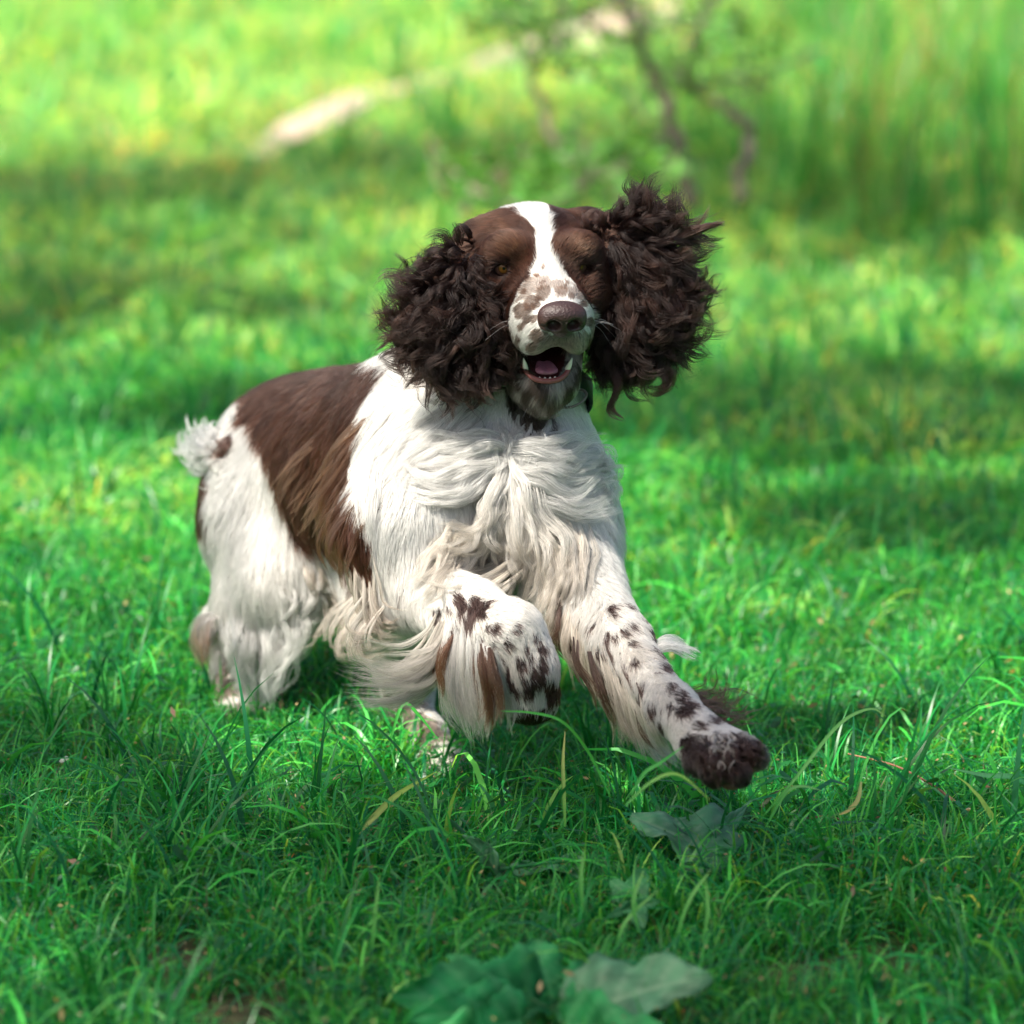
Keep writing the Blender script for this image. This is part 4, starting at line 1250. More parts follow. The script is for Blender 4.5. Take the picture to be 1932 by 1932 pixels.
def blade_mat():
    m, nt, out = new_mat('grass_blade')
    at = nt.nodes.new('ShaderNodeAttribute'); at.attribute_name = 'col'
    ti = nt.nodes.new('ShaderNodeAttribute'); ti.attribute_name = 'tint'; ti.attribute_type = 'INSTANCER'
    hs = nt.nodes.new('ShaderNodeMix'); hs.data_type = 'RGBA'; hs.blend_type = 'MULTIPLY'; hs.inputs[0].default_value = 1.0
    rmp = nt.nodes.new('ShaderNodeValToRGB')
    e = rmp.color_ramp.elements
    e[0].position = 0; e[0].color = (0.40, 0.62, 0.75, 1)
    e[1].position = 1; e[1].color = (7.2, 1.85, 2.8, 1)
    mid = e.new(0.55); mid.color = (0.95, 1.0, 0.9, 1)  # multiplies blade colour from cool shaded green up to sunlit yellow-green
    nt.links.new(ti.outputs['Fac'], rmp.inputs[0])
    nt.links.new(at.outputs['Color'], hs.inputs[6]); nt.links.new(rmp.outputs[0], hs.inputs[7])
    p = nt.nodes.new('ShaderNodeBsdfPrincipled'); p.inputs['Roughness'].default_value = 0.36; p.inputs['Specular IOR Level'].default_value = 0.42
    t = nt.nodes.new('ShaderNodeBsdfTranslucent')
    tcol = nt.nodes.new('ShaderNodeMix'); tcol.data_type = 'RGBA'; tcol.blend_type = 'MULTIPLY'; tcol.inputs[0].default_value = 1.0
    tcol.inputs[7].default_value = (3.0, 1.5, 0.8, 1)
    nt.links.new(hs.outputs[2], tcol.inputs[6])
    nt.links.new(hs.outputs[2], p.inputs['Base Color']); nt.links.new(tcol.outputs[2], t.inputs['Color'])
    mx = nt.nodes.new('ShaderNodeMixShader'); mx.inputs[0].default_value = 0.42
    nt.links.new(p.outputs[0], mx.inputs[1]); nt.links.new(t.outputs[0], mx.inputs[2])
    nt.links.new(mx.outputs[0], out.inputs[0])
    return m


M_BLADE = blade_mat()
GREENS = np.array([[0.018, 0.270, 0.050], [0.026, 0.330, 0.048], [0.055, 0.430, 0.055], [0.011, 0.210, 0.066], [0.120, 0.50, 0.085]])
STRAW = np.array([0.24, 0.24, 0.13])


def blades(n, spread, hlo, hhi, wlo, whi, lean, seg=4, straw=0.03, greens=GREENS, curl=1.0):
    V = []; Q = []; Cc = []
    for _ in range(n):
        a = rng.uniform(0, 6.283); r = spread * math.sqrt(rng.random())
        base = np.array([r * math.cos(a), r * math.sin(a), -0.004])
        h = rng.uniform(hlo, hhi); w = rng.uniform(wlo, whi)
        az = a + rng.normal(0, 1.1); ln = abs(rng.normal(lean, lean * 0.5)) + 0.08
        dr = np.array([math.cos(az), math.sin(az), 0]); sd = np.array([-math.sin(az + rng.normal(0, .5)), math.cos(az + rng.normal(0, .5)), 0])
        c = greens[rng.integers(len(greens))] * rng.uniform(0.55, 1.45)
        if rng.random() < straw: c = STRAW * rng.uniform(0.6, 1.2); w *= 0.8
        p = base.copy(); th = ln * 0.35
        tw = rng.normal(0, 0.5)
        i0 = len(V)
        for k in range(seg + 1):
            t = k / seg
            ww = w * 0.5 * (1 - t ** 1.8) + 0.00015
            s2 = sd * math.cos(tw * t) + np.array([0, 0, 1]) * math.sin(tw * t)
            V.append(p - s2 * ww); V.append(p + s2 * ww)
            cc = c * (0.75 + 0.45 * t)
            Cc.append(cc); Cc.append(cc)
            if k < seg:
                Q.append((i0 + 2 * k, i0 + 2 * k + 1, i0 + 2 * k + 3, i0 + 2 * k + 2))
            p = p + (dr * math.sin(th) + np.array([0, 0, 1]) * math.cos(th)) * h / seg
            th += ln * curl * 1.5 / seg * (1 + t)
    return np.array(V), np.array(Q), np.array(Cc)


def round_leaves(n, spread, size):
    V = []; Q = []; Cc = []
    for _ in range(n):
        a = rng.uniform(0, 6.283); r = spread * rng.uniform(.3, 1)
        c0 = np.array([r * math.cos(a), r * math.sin(a), rng.uniform(0.015, 0.05)])
        s = size * rng.uniform(.6, 1.2)
        u = np.array([math.cos(a), math.sin(a), rng.normal(0, .35)]); v = np.array([-math.sin(a), math.cos(a), rng.normal(0, .3)])
        i0 = len(V); m = 8
        col = np.array([0.020, 0.16, 0.035]) * rng.uniform(.7, 1.4)
        V.append(c0); Cc.append(col)
        for k in range(m):
            t = 2 * math.pi * k / m
            V.append(c0 + u * s * math.cos(t) * 1.25 + v * s * 0.7 * math.sin(t) + np.array([0, 0, 0.12 * s * math.cos(2 * t)])); Cc.append(col * rng.uniform(.9, 1.15))
        for k in range(0, m, 2):
            Q.append((i0, i0 + 1 + k, i0 + 1 + (k + 1) % m, i0 + 1 + (k + 2) % m))
    return np.array(V), np.array(Q), np.array(Cc)


def join(parts):
    V = []; Q = []; Cc = []; n = 0
    for v, q, c in parts:
        V.append(v); Q.append(q + n); Cc.append(c); n += len(v)
    return np.concatenate(V), np.concatenate(Q), np.concatenate(Cc)


src = bpy.data.collections.new('tuft_sources')
specs = []
for k_ in range(4): specs.append(blades(36, 0.034, 0.025, 0.070, 0.0014, 0.0030, (0.8, 1.1, 0.95, 1.3)[k_]))
for _ in range(2): specs.append(blades(16, 0.034, 0.05, 0.125, 0.0026, 0.0050, 1.10, 6))
specs.append(join([round_leaves(8, 0.03, 0.0065), blades(14, 0.035, 0.03, 0.06, 0.0014, 0.0026, 0.8)]))
specs.append(blades(16, 0.04, 0.02, 0.055, 0.0012, 0.0024, 1.3, 4, 0.6))
for _ in range(2): specs.append(blades(30, 0.06, 0.22, 0.48, 0.003, 0.006, 0.35, 6, 0.10, GREENS * 0.9, 0.8))     # 8, 9 tall rough grass
specs.append(blades(14, 0.05, 0.25, 0.55, 0.0016, 0.0030, 0.18, 5, 0.25, GREENS, 0.6))                              # 10 dry stems
for i, (v, q, c) in enumerate(specs):
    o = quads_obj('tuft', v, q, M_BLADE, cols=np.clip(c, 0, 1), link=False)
    o.name = 'tuft.%03d' % i
    src.objects.link(o)

# scatter points
def worn(x, y):
    px, py, _ = proj(np.stack([x, y, np.zeros(len(x))], -1))
    c = np.interp(px, [-200, 0, 240, 470, 620, 850, 1020, 1200], [400, 372, 326, 270, 222, 146, 84, 30])
    return np.exp(-((py - c) / 34) ** 2) * (px < 1300)


pts = []; kinds = []; rot = []; scl = []; tint = []


def scatter(x0, x1, y0, y1, dens, kind_p, smin_, smax_, mask=None, tall=0.0):
    n = int((x1 - x0) * (y1 - y0) * dens)
    x = rng.uniform(x0, x1, n); y = rng.uniform(y0, y1, n)
    px, py, _ = proj(np.stack([x, y, np.zeros(n)], -1))
    keep = soil_mask(x, y) < rng.uniform(0.06, 0.45, n)
    keep &= ~in_poly(px + rng.normal(0, 8, n), py + rng.normal(0, 8, n), PATH2)
    if mask is not None: keep &= mask(px, py, x, y)
    x, y = x[keep], y[keep]; n = len(x)
    q = np.stack([x, y, np.zeros(n)], -1)
    pts.append(np.stack([x, y, ground_z(x, y)], -1))
    kinds.append(rng.choice(len(kind_p), n, p=np.array(kind_p) / sum(kind_p)))
    rot.append(np.stack([rng.normal(0, .12, n), rng.normal(0, .12, n), rng.uniform(0, 6.28, n)], -1))
    s = rng.uniform(smin_, smax_, n) * (1 - 0.5 * worn(x, y)) * (1 + 0.30 * vnoise(q * 2.6, 41) + 0.20 * vnoise(q * 9, 42))
    scl.append(s)
    tint.append(np.clip(0.27 + 0.55 * np.clip((y - 4.6) / 3.6, 0, 1) + 0.20 * worn(x, y) + (0.18 * vnoise(q * 1.7, 43) + 0.14 * vnoise(q * 7, 44)) * np.clip(1.3 - (y - 4.5) / 5, .4, 1) + rng.normal(0, .12, n) - tall, 0, 1))  # shade near and sunlight far put into the tint, yellower where worn


KP = [22, 22, 22, 22, 7, 7, 5, 4, 0, 0, 0]
KF = [20, 20, 20, 20, 12, 12, 3, 4, 0, 0, 0]
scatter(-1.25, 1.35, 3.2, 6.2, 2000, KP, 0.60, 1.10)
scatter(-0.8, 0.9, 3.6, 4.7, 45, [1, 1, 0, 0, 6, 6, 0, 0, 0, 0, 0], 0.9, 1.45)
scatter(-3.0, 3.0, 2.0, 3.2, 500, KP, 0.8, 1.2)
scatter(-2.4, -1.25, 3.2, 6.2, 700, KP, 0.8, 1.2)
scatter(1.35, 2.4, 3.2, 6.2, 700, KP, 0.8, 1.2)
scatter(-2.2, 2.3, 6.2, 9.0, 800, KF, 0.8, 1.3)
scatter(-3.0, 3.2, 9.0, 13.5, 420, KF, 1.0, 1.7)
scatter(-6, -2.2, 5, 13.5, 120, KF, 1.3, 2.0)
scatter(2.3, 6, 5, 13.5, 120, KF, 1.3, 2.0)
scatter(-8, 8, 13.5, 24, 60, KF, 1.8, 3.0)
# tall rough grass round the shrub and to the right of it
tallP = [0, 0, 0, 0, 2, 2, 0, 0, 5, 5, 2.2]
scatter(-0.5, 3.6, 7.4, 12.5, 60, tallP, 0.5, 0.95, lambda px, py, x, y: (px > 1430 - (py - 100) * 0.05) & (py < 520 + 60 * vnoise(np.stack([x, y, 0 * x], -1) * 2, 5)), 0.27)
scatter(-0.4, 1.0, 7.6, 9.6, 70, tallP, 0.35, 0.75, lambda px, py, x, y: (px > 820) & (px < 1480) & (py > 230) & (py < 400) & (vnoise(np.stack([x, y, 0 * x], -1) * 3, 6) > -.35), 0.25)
pts = np.concatenate(pts); kinds = np.concatenate(kinds); rot = np.concatenate(rot); scl = np.concatenate(scl); tint = np.concatenate(tint)
print('tufts', len(pts))

gm = bpy.data.meshes.new('grass')
gm.vertices.add(len(pts)); gm.vertices.foreach_set('co', pts.astype(np.float32).ravel())
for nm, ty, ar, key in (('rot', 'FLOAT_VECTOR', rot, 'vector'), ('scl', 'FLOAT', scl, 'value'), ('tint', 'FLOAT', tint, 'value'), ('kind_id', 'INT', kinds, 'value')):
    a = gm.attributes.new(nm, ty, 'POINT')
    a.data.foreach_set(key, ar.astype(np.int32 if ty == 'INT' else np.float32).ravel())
grass = bpy.data.objects.new('grass', gm); C.objects.link(grass)
tag(grass, 'short green meadow grass covering the ground', 'grass', kind='stuff')
ng = bpy.data.node_groups.new('grass_tufts', 'GeometryNodeTree')
ng.interface.new_socket('Geometry', in_out='INPUT', socket_type='NodeSocketGeometry')
ng.interface.new_socket('Geometry', in_out='OUTPUT', socket_type='NodeSocketGeometry')
gi = ng.nodes.new('NodeGroupInput'); go = ng.nodes.new('NodeGroupOutput')
ci = ng.nodes.new('GeometryNodeCollectionInfo'); ci.inputs['Collection'].default_value = src
ci.inputs['Separate Children'].default_value = True; ci.inputs['Reset Children'].default_value = True
ip = ng.nodes.new('GeometryNodeInstanceOnPoints'); ip.inputs['Pick Instance'].default_value = True


def named(name, ty):
    n = ng.nodes.new('GeometryNodeInputNamedAttribute'); n.data_type = ty; n.inputs['Name'].default_value = name
    return n.outputs['Attribute']


ng.links.new(gi.outputs[0], ip.inputs['Points']); ng.links.new(ci.outputs[0], ip.inputs['Instance'])
ng.links.new(named('kind_id', 'INT'), ip.inputs['Instance Index'])
e2r = ng.nodes.new('FunctionNodeEulerToRotation')
ng.links.new(named('rot', 'FLOAT_VECTOR'), e2r.inputs[0]); ng.links.new(e2r.outputs[0], ip.inputs['Rotation'])
cx_ = ng.nodes.new('ShaderNodeCombineXYZ')
s_ = named('scl', 'FLOAT')
for k in range(3): ng.links.new(s_, cx_.inputs[k])
ng.links.new(cx_.outputs[0], ip.inputs['Scale'])
ng.links.new(ip.outputs[0], go.inputs[0])
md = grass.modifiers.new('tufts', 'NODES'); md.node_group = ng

# ------------------------------------------------------------------ trees standing left of the view, whose crowns shade the grass
M_BARK = simple_mat('bark', (0.16, 0.12, 0.09), 0.9, 0.4, 18, 0.2, 0.01)


def leaf_mat(name, tr=(0.35, 0.5, 0.05)):
    m, nt, out = new_mat(name)
    at = nt.nodes.new('ShaderNodeAttribute'); at.attribute_name = 'col'
    p = nt.nodes.new('ShaderNodeBsdfPrincipled'); p.inputs['Roughness'].default_value = 0.5
    t = nt.nodes.new('ShaderNodeBsdfTranslucent')
    mm_ = nt.nodes.new('ShaderNodeMix'); mm_.data_type = 'RGBA'; mm_.blend_type = 'MULTIPLY'; mm_.inputs[0].default_value = 1; mm_.inputs[7].default_value = (2.2, 1.5, 0.8, 1)
    nt.links.new(at.outputs['Color'], p.inputs['Base Color']); nt.links.new(at.outputs['Color'], mm_.inputs[6]); nt.links.new(mm_.outputs[2], t.inputs['Color'])
    mx = nt.nodes.new('ShaderNodeMixShader'); mx.inputs[0].default_value = 0.35
    nt.links.new(p.outputs[0], mx.inputs[1]); nt.links.new(t.outputs[0], mx.inputs[2]); nt.links.new(mx.outputs[0], out.inputs[0])
    return m


M_LEAF = leaf_mat('tree_leaf')
SD = np.array(SUN_DIR)
# shade patches on the grass: px, py, half width, half height, leaf clumps
SHADE = [(60, 432, 150, 9, 16), (230, 408, 130, 9, 14), (400, 368, 120, 9, 13), (560, 335, 120, 9, 12), (720, 308, 120, 8, 8), (160, 575, 150, 12, 9), (1600, 800, 400, 66, 34), (1800, 440, 260, 110, 44), (60, 640, 120, 20, 5), (560, 620, 120, 18, 5), (430, 800, 60, 30, 3),
         (1300, 350, 180, 30, 10), (200, 1180, 180, 80, 5), (966, 1760, 1050, 190, 26), (300, 1480, 420, 120, 12), (1600, 1500, 400, 140, 9), (1750, 1000, 220, 40, 6)]
clumps = []; csize = []
for px, py, rx, ry, n in SHADE:
    for _ in range(n):
        a = rng.uniform(0, 6.283); r = math.sqrt(rng.random())
        g = G(px + rx * r * math.cos(a), py + ry * r * math.sin(a))
        hh = rng.uniform(4.6, 6.6)
        c_ = g + SD * hh / SD[2]
        # a gap in the canopy lets the sun reach the dog
        v_ = c_ - np.array([-0.02, 4.75, 0.33]); v_ = v_ - SD * (v_ @ SD)
        v2_ = c_ - np.array([-0.30, 4.98, 0.25]); v2_ = v2_ - SD * (v2_ @ SD)
        if np.linalg.norm(v_) < 0.50 or np.linalg.norm(v2_) < 0.42: continue
        clumps.append(c_); csize.append(1.0 if py > 700 else 0.55)
# the rest of the crowns, away from the sun's line to the view
for _ in range(130):
    clumps.append(np.array([rng.uniform(-9.0, -5.0), rng.uniform(0.5, 12), rng.uniform(4.2, 7.8)])); csize.append(1.1)
clumps = np.array(clumps); csize = np.array(csize)
TR = [(-3.4, 1.2), (-3.1, 7.4), (-5.6, 4.9), (-3.0, 12.6)]
own = np.argmin(np.stack([np.hypot(clumps[:, 0] - x, clumps[:, 1] - y) for x, y in TR]), axis=0)
TLAB = ['tall leafy tree nearest the viewer, left of the meadow', 'tall leafy tree beside the path, left of the meadow', 'tall leafy tree standing farthest left in the grove', 'tall leafy tree farthest back in the grove']
for ti_, (tx, ty) in enumerate(TR):
    root = bpy.data.objects.new('leafy_tree', None); root.location = (tx, ty, 0); C.objects.link(root)
    tag(root, TLAB[ti_], 'tree', 'trees shading the meadow')
    inv = Matrix.Translation(root.location).inverted()
    top = np.array([tx + rng.normal(0, .3), ty + rng.normal(0, .3), 6.6])
    tp = smoothpath(np.array([(tx, ty, -0.1), (tx + .1, ty, 1.5), (tx - .05, ty + .1, 3.6), top]), 20)
    v, f = tube(tp, np.linspace(0.20, 0.05, 20) * (1 + .5 * np.exp(-np.linspace(0, 8, 20))), 12)
    Vt = [v]; Ft = list(f); n0 = len(v)
    cl = clumps[own == ti_]
    LV = []; LQ = []; LC = []
    nleaf = 70
    for c, cs in zip(cl, csize[own == ti_]):
        st = tp[rng.integers(8, 19)]
        mid = st * .5 + c * .5 + rng.normal(0, .2, 3) + np.array([0, 0, .3])
        q_ = smoothpath(np.array([st, mid, c]), 12)
        for gc_, gr_ in ((np.array([-0.02, 4.75, 0.33]), .50), (np.array([-0.30, 4.98, 0.25]), .42)):
            a_ = q_ - gc_; a_ = a_ - np.outer(a_ @ SD, SD); l_ = np.linalg.norm(a_, axis=1)[:, None] + 1e-6
            q_ = q_ + a_ / l_ * np.clip(gr_ - l_, 0, None)
        v, f = tube(q_, np.linspace(.016, .004, 12), 5)
        Vt.append(v); Ft += [tuple(i + n0 for i in q) for q in f]; n0 += len(v)
        R_ = rng.uniform(.14, .24) * cs
        o_ = rng.normal(0, 1, (nleaf, 3)); o_ *= (R_ * rng.random((nleaf, 1)) ** (1 / 3)) / np.linalg.norm(o_, axis=1)[:, None]
        o_[:, 2] *= 0.7
        cc = c + o_
        u = rng.normal(0, 1, (nleaf, 3)); u /= np.linalg.norm(u, axis=1)[:, None]
        w = np.cross(u, rng.normal(0, 1, (nleaf, 3))); w /= np.linalg.norm(w, axis=1)[:, None]
        s = rng.uniform(.035, .06, (nleaf, 1)) * cs ** .7
        LV.append(np.stack([cc - u * s, cc + w * s * .55, cc + u * s, cc - w * s * .55], 1).reshape(-1, 3))
        LC.append(np.repeat(np.array([.03, .12, .02]) * rng.uniform(.6, 1.4, (nleaf, 1)), 4, 0))
    to = mesh_obj('trunk', np.concatenate(Vt), Ft, M_BARK); to.parent = root; to.matrix_parent_inverse = inv
    LV = np.concatenate(LV); LC = np.concatenate(LC)
    co = quads_obj('crown', LV, np.arange(len(LV)).reshape(-1, 4), M_LEAF, cols=LC); co.parent = root; co.matrix_parent_inverse = inv

# ------------------------------------------------------------------ bare-stemmed shrub behind the dog, saplings
M_STEM = simple_mat('shrub_bark', (0.24, 0.18, 0.15), 0.85, 0.45, 30, 0.2, 0.004)


def woody(name, label, group, stems, twigs, leaves, base_px, d0, leafcol):
    """stems: (points [(px,py,dd)], r0 px, r1 px)"""
    b0 = G(*base_px)
    root = bpy.data.objects.new(name, None); root.location = (b0[0], b0[1], 0); C.objects.link(root)
    tag(root, label, 'shrub', group)
    inv = Matrix.Translation(root.location).inverted()
    kp = K * d0
    for pts_, r0, r1 in stems:
        w = np.array([P(x, y, d0 + dd) for x, y, dd in pts_])
        w = smoothpath(w, 26)
        w[:, 0] += 0.006 * np.sin(np.arange(26) * 1.3)
        v, f = tube(w, np.linspace(r0, r1, 26) * 0.82 * kp * (1 + .12 * np.sin(np.arange(26) * 2.1)), 9)
        o = mesh_obj('stem', v, f, M_STEM); o.parent = root; o.matrix_parent_inverse = inv
    V = []; F = []; n0 = 0
    tips = []
    for (x0, y0, x1, y1, n) in twigs:
        for _ in range(n):
            a = rng.uniform(0, 6.28); L_ = rng.uniform(40, 130)
            sx = rng.uniform(min(x0, x1), max(x0, x1)); sy = rng.uniform(min(y0, y1), max(y0, y1))
            dd = rng.uniform(-.3, .3); u = np.array([math.cos(a), -abs(math.sin(a)) * .8])
            q = np.array([P(sx, sy, d0 + dd), P(sx + u[0] * L_ * .5 + rng.normal(0, 8), sy + u[1] * L_ * .5, d0 + dd + rng.normal(0, .06)), P(sx + u[0] * L_ + rng.normal(0, 15), sy + u[1] * L_ + rng.normal(0, 10), d0 + dd + rng.normal(0, .1))])
            v, f = tube(smoothpath(q, 7), np.linspace(3.2, 1.2, 7) * kp, 5)
            V.append(v); F += [tuple(i + n0 for i in q_) for q_ in f]; n0 += len(v); tips.append(q[1:])
    if V:
        o = mesh_obj('twigs', np.concatenate(V), F, M_STEM); o.name = 'twig'; o['kind'] = 'stuff'; o.parent = root; o.matrix_parent_inverse = inv
    LV = []; LC = []
    for (cx, cy, rx, ry, n) in leaves:
        a = rng.uniform(0, 6.28, n); r = np.sqrt(rng.random(n))
        c = P(cx + rx * r * np.cos(a), cy + ry * r * np.sin(a), d0 + rng.normal(0, .22, n))
        u = rng.normal(0, 1, (n, 3)); u /= np.linalg.norm(u, axis=1)[:, None]
        w = np.cross(u, rng.normal(0, 1, (n, 3))); w /= np.linalg.norm(w, axis=1)[:, None]
        s = rng.uniform(.010, .020, (n, 1))
        LV.append(np.stack([c - u * s, c + w * s * .5, c + u * s, c - w * s * .5], 1).reshape(-1, 3))
        LC.append(np.repeat(np.array(leafcol) * rng.uniform(.6, 1.5, (n, 1)), 4, 0))
    if LV:
        LV = np.concatenate(LV); LC = np.concatenate(LC)
        o = quads_obj('foliage', LV, np.arange(len(LV)).reshape(-1, 4), M_LEAF, cols=np.clip(LC, 0, 1)); o.parent = root; o.matrix_parent_inverse = inv
    return root


woody('shrub', 'shrub with two crooked grey brown stems behind the dog\'s raised ear', None,
      [([(1302, 392, 0), (1285, 320, 0), (1272, 250, 0), (1255, 190, 0), (1222, 130, .05), (1205, 60, .1), (1170, -10, .1), (1120, -120, .15)], 19, 12),
       ([(1392, 392, -.05), (1400, 320, -.05), (1416, 262, 0), (1398, 225, 0), (1350, 190, .02), (1300, 155, .05), (1262, 150, .05)], 15, 12),
       ([(1262, 200, 0), (1240, 140, 0), (1190, 90, -.05), (1120, 50, -.1), (1060, 10, -.2)], 11, 5),
       ([(1285, 160, 0), (1300, 90, .1), (1330, 30, .1), (1352, -40, .2)], 10, 6),
       ([(1310, 160, 0), (1380, 150, .1), (1460, 130, .2), (1550, 92, .3)], 8, 4),
       ([(1205, 70, 0), (1180, 20, .1), (1150, -40, .1)], 13, 8)],
      [(1050, 0, 1350, 160, 34), (1150, 100, 1450, 260, 18)],
      [(1200, 60, 230, 110, 230), (1340, 100, 170, 90, 150), (1100, 50, 150, 80, 100), (1250, 210, 160, 80, 80)], (1302, 392), 8.35, (0.20, 0.44, 0.09))
woody('sapling', 'thin bent sapling left of the two-stemmed shrub', None,
      [([(1085, 372, 0), (1060, 300, 0), (1030, 220, 0), (1000, 130, 0), (988, 50, 0), (975, -60, 0)], 12, 8),
       ([(1060, 300, 0), (1085, 260, .1), (1100, 200, .2)], 5, 2), ([(998, 120, 0), (960, 70, .1), (930, 20, .1)], 5, 3)],
      [(960, 0, 1060, 60, 12)], [(940, 25, 80, 45, 70), (1010, 80, 70, 60, 60)], (1085, 372), 8.6, (0.10, 0.30, 0.05))
woody('brushwood', 'low tangle of bare brushwood behind the dog\'s head', None,
      [([(980, 395, 0), (900, 360, 0), (840, 300, .1), (810, 260, .1)], 8, 4), ([(1010, 400, 0), (1120, 340, 0), (1200, 300, 0)], 7, 4), ([(870, 400, 0), (930, 330, 0), (1000, 280, 0)], 7, 3), ([(1180, 395, 0), (1100, 330, 0), (1060, 290, 0)], 8, 4)],
      [(830, 300, 1250, 400, 30)], [(950, 330, 150, 60, 260), (1150, 320, 150, 60, 240)], (980, 400), 8.2, (0.12, 0.34, 0.06))

# ================================================================== BROAD-LEAVED PLANTS, SINGLE BLADES, LITTER
def broad_mat(name, col, tr=0.3):
    m, nt, out = new_mat(name)
    tc = nt.nodes.new('ShaderNodeTexCoord')
    nz = nt.nodes.new('ShaderNodeTexNoise'); nz.inputs['Scale'].default_value = 38; nz.inputs['Detail'].default_value = 6
    nt.links.new(tc.outputs['Object'], nz.inputs['Vector'])
    at = nt.nodes.new('ShaderNodeAttribute'); at.attribute_name = 'vein'
    mx = nt.nodes.new('ShaderNodeMix'); mx.data_type = 'RGBA'
    mx.inputs[6].default_value = tuple(c * .62 for c in col) + (1,); mx.inputs[7].default_value = tuple(min(1, c * 1.3) for c in col) + (1,)
    mr = nt.nodes.new('ShaderNodeMapRange'); mr.inputs[1].default_value = .38; mr.inputs[2].default_value = .62
    nt.links.new(nz.outputs['Fac'], mr.inputs[0]); nt.links.new(mr.outputs[0], mx.inputs[0])
    m2 = nt.nodes.new('ShaderNodeMix'); m2.data_type = 'RGBA'; m2.inputs[7].default_value = (col[0] * 2 + .06, col[1] * 1.5, col[2] * 1.6 + .03, 1)
    nt.links.new(at.outputs['Fac'], m2.inputs[0]); nt.links.new(mx.outputs[2], m2.inputs[6])
    p = nt.nodes.new('ShaderNodeBsdfPrincipled'); p.inputs['Roughness'].default_value = 0.5; p.inputs['Specular IOR Level'].default_value = 0.4
    nt.links.new(m2.outputs[2], p.inputs['Base Color'])
    bp = nt.nodes.new('ShaderNodeBump'); bp.inputs['Distance'].default_value = 0.002
    nt.links.new(nz.outputs['Fac'], bp.inputs['Height']); nt.links.new(bp.outputs[0], p.inputs['Normal'])
    t = nt.nodes.new('ShaderNodeBsdfTranslucent'); t.inputs['Color'].default_value = (col[0] * 2, col[1] * 1.5, col[2], 1)
    ms = nt.nodes.new('ShaderNodeMixShader'); ms.inputs[0].default_value = tr
    nt.links.new(p.outputs[0], ms.inputs[1]); nt.links.new(t.outputs[0], ms.inputs[2]); nt.links.new(ms.outputs[0], out.inputs[0])
    return m


M_BROAD = broad_mat('broad_leaf', (0.030, 0.29, 0.075))
M_BROADP = broad_mat('broad_leaf_pale', (0.11, 0.30, 0.14))
M_DOCK = broad_mat('dock_leaf', (0.060, 0.21, 0.095), 0.15)
M_CLOV = broad_mat('soft_leaf', (0.045, 0.25, 0.075))


def leaf(base, tip, side, mat, parent, heart=0.35, serr=0.04, wave=0.10, arch=0.12, n=22, m=9, name='leaf', hole=False):
    base, tip, side = (np.array(P(*q)) for q in (base, tip, side))
    mid = (base + tip) / 2
    L = tip - base; Wd = side - mid
    Wd = Wd - L * (Wd @ L) / (L @ L)
    N = np.cross(L, Wd); N /= np.linalg.norm(N)
    if N[2] < 0: N = -N
    ll = np.linalg.norm(L); ww = np.linalg.norm(Wd)
    V = []; vein = []
    ph = rng.uniform(0, 6, 4)
    for i in range(n + 1):
        t = i / n
        prof = math.sin(math.pi * min(1, t * (1 - heart) + heart * (1 if t > 0.04 else 0.3)) ** 0.9) ** 0.75 if t < 1 else 0.0
        prof = max(prof, 0.02)
        for j in range(-m, m + 1):
            s = j / m
            edge = 1 + serr * math.sin(t * 38 + ph[0] + (1 if j > 0 else 3)) * abs(s) ** 3 + 2 * serr * math.sin(t * 13 + ph[1] * (1 if j > 0 else 2)) * abs(s) ** 2
            p = base + L * (t - 0.10 * heart * abs(s) * (1 - t) * 2) + Wd * s * prof * edge
            z = arch * ll * math.sin(math.pi * t) - 0.16 * ww * (1 - abs(s)) ** 2 * prof + wave * ww * math.sin(t * 9 + ph[2] + s * 2) * abs(s) + wave * .5 * ww * math.sin(t * 17 + ph[3]) * s
            V.append(p + N * z)
            vein.append(max(0, 1 - abs(s) * 9) * .8 + (0.5 if (int((t * 26 - abs(s) * 5)) % 4 == 0) else 0))
    k = 2 * m + 1
    Q = [(i * k + j, i * k + j + 1, (i + 1) * k + j + 1, (i + 1) * k + j) for i in range(n) for j in range(2 * m)]
    o = quads_obj(name, np.array(V), np.array(Q), mat)
    a = o.data.attributes.new('vein', 'FLOAT', 'POINT'); a.data.foreach_set('value', np.clip(vein, 0, 1).astype(np.float32))
    so = o.modifiers.new('thickness', 'SOLIDIFY'); so.thickness = 0.0005
    if parent is not None:
        o.parent = parent; o.matrix_parent_inverse = Matrix.Translation(parent.location).inverted()
    return o


def petiole(a, b, r, mat, parent, bow=0.01):
    a, b = np.array(a), np.array(b)
    v, f = tube(smoothpath(np.array([a, (a + b) / 2 + np.array([0, 0, bow]), b]), 8), r, 6)
    o = mesh_obj('stalk', v, f, mat); o.parent = parent; o.matrix_parent_inverse = Matrix.Translation(parent.location).inverted()


def plant(label, cpx, group=None, cat='plant', name='broadleaf_plant'):
    c = G(*cpx)
    e = bpy.data.objects.new(name, None); e.location = (c[0], c[1], 0); C.objects.link(e)
    return tag(e, label, cat, group)


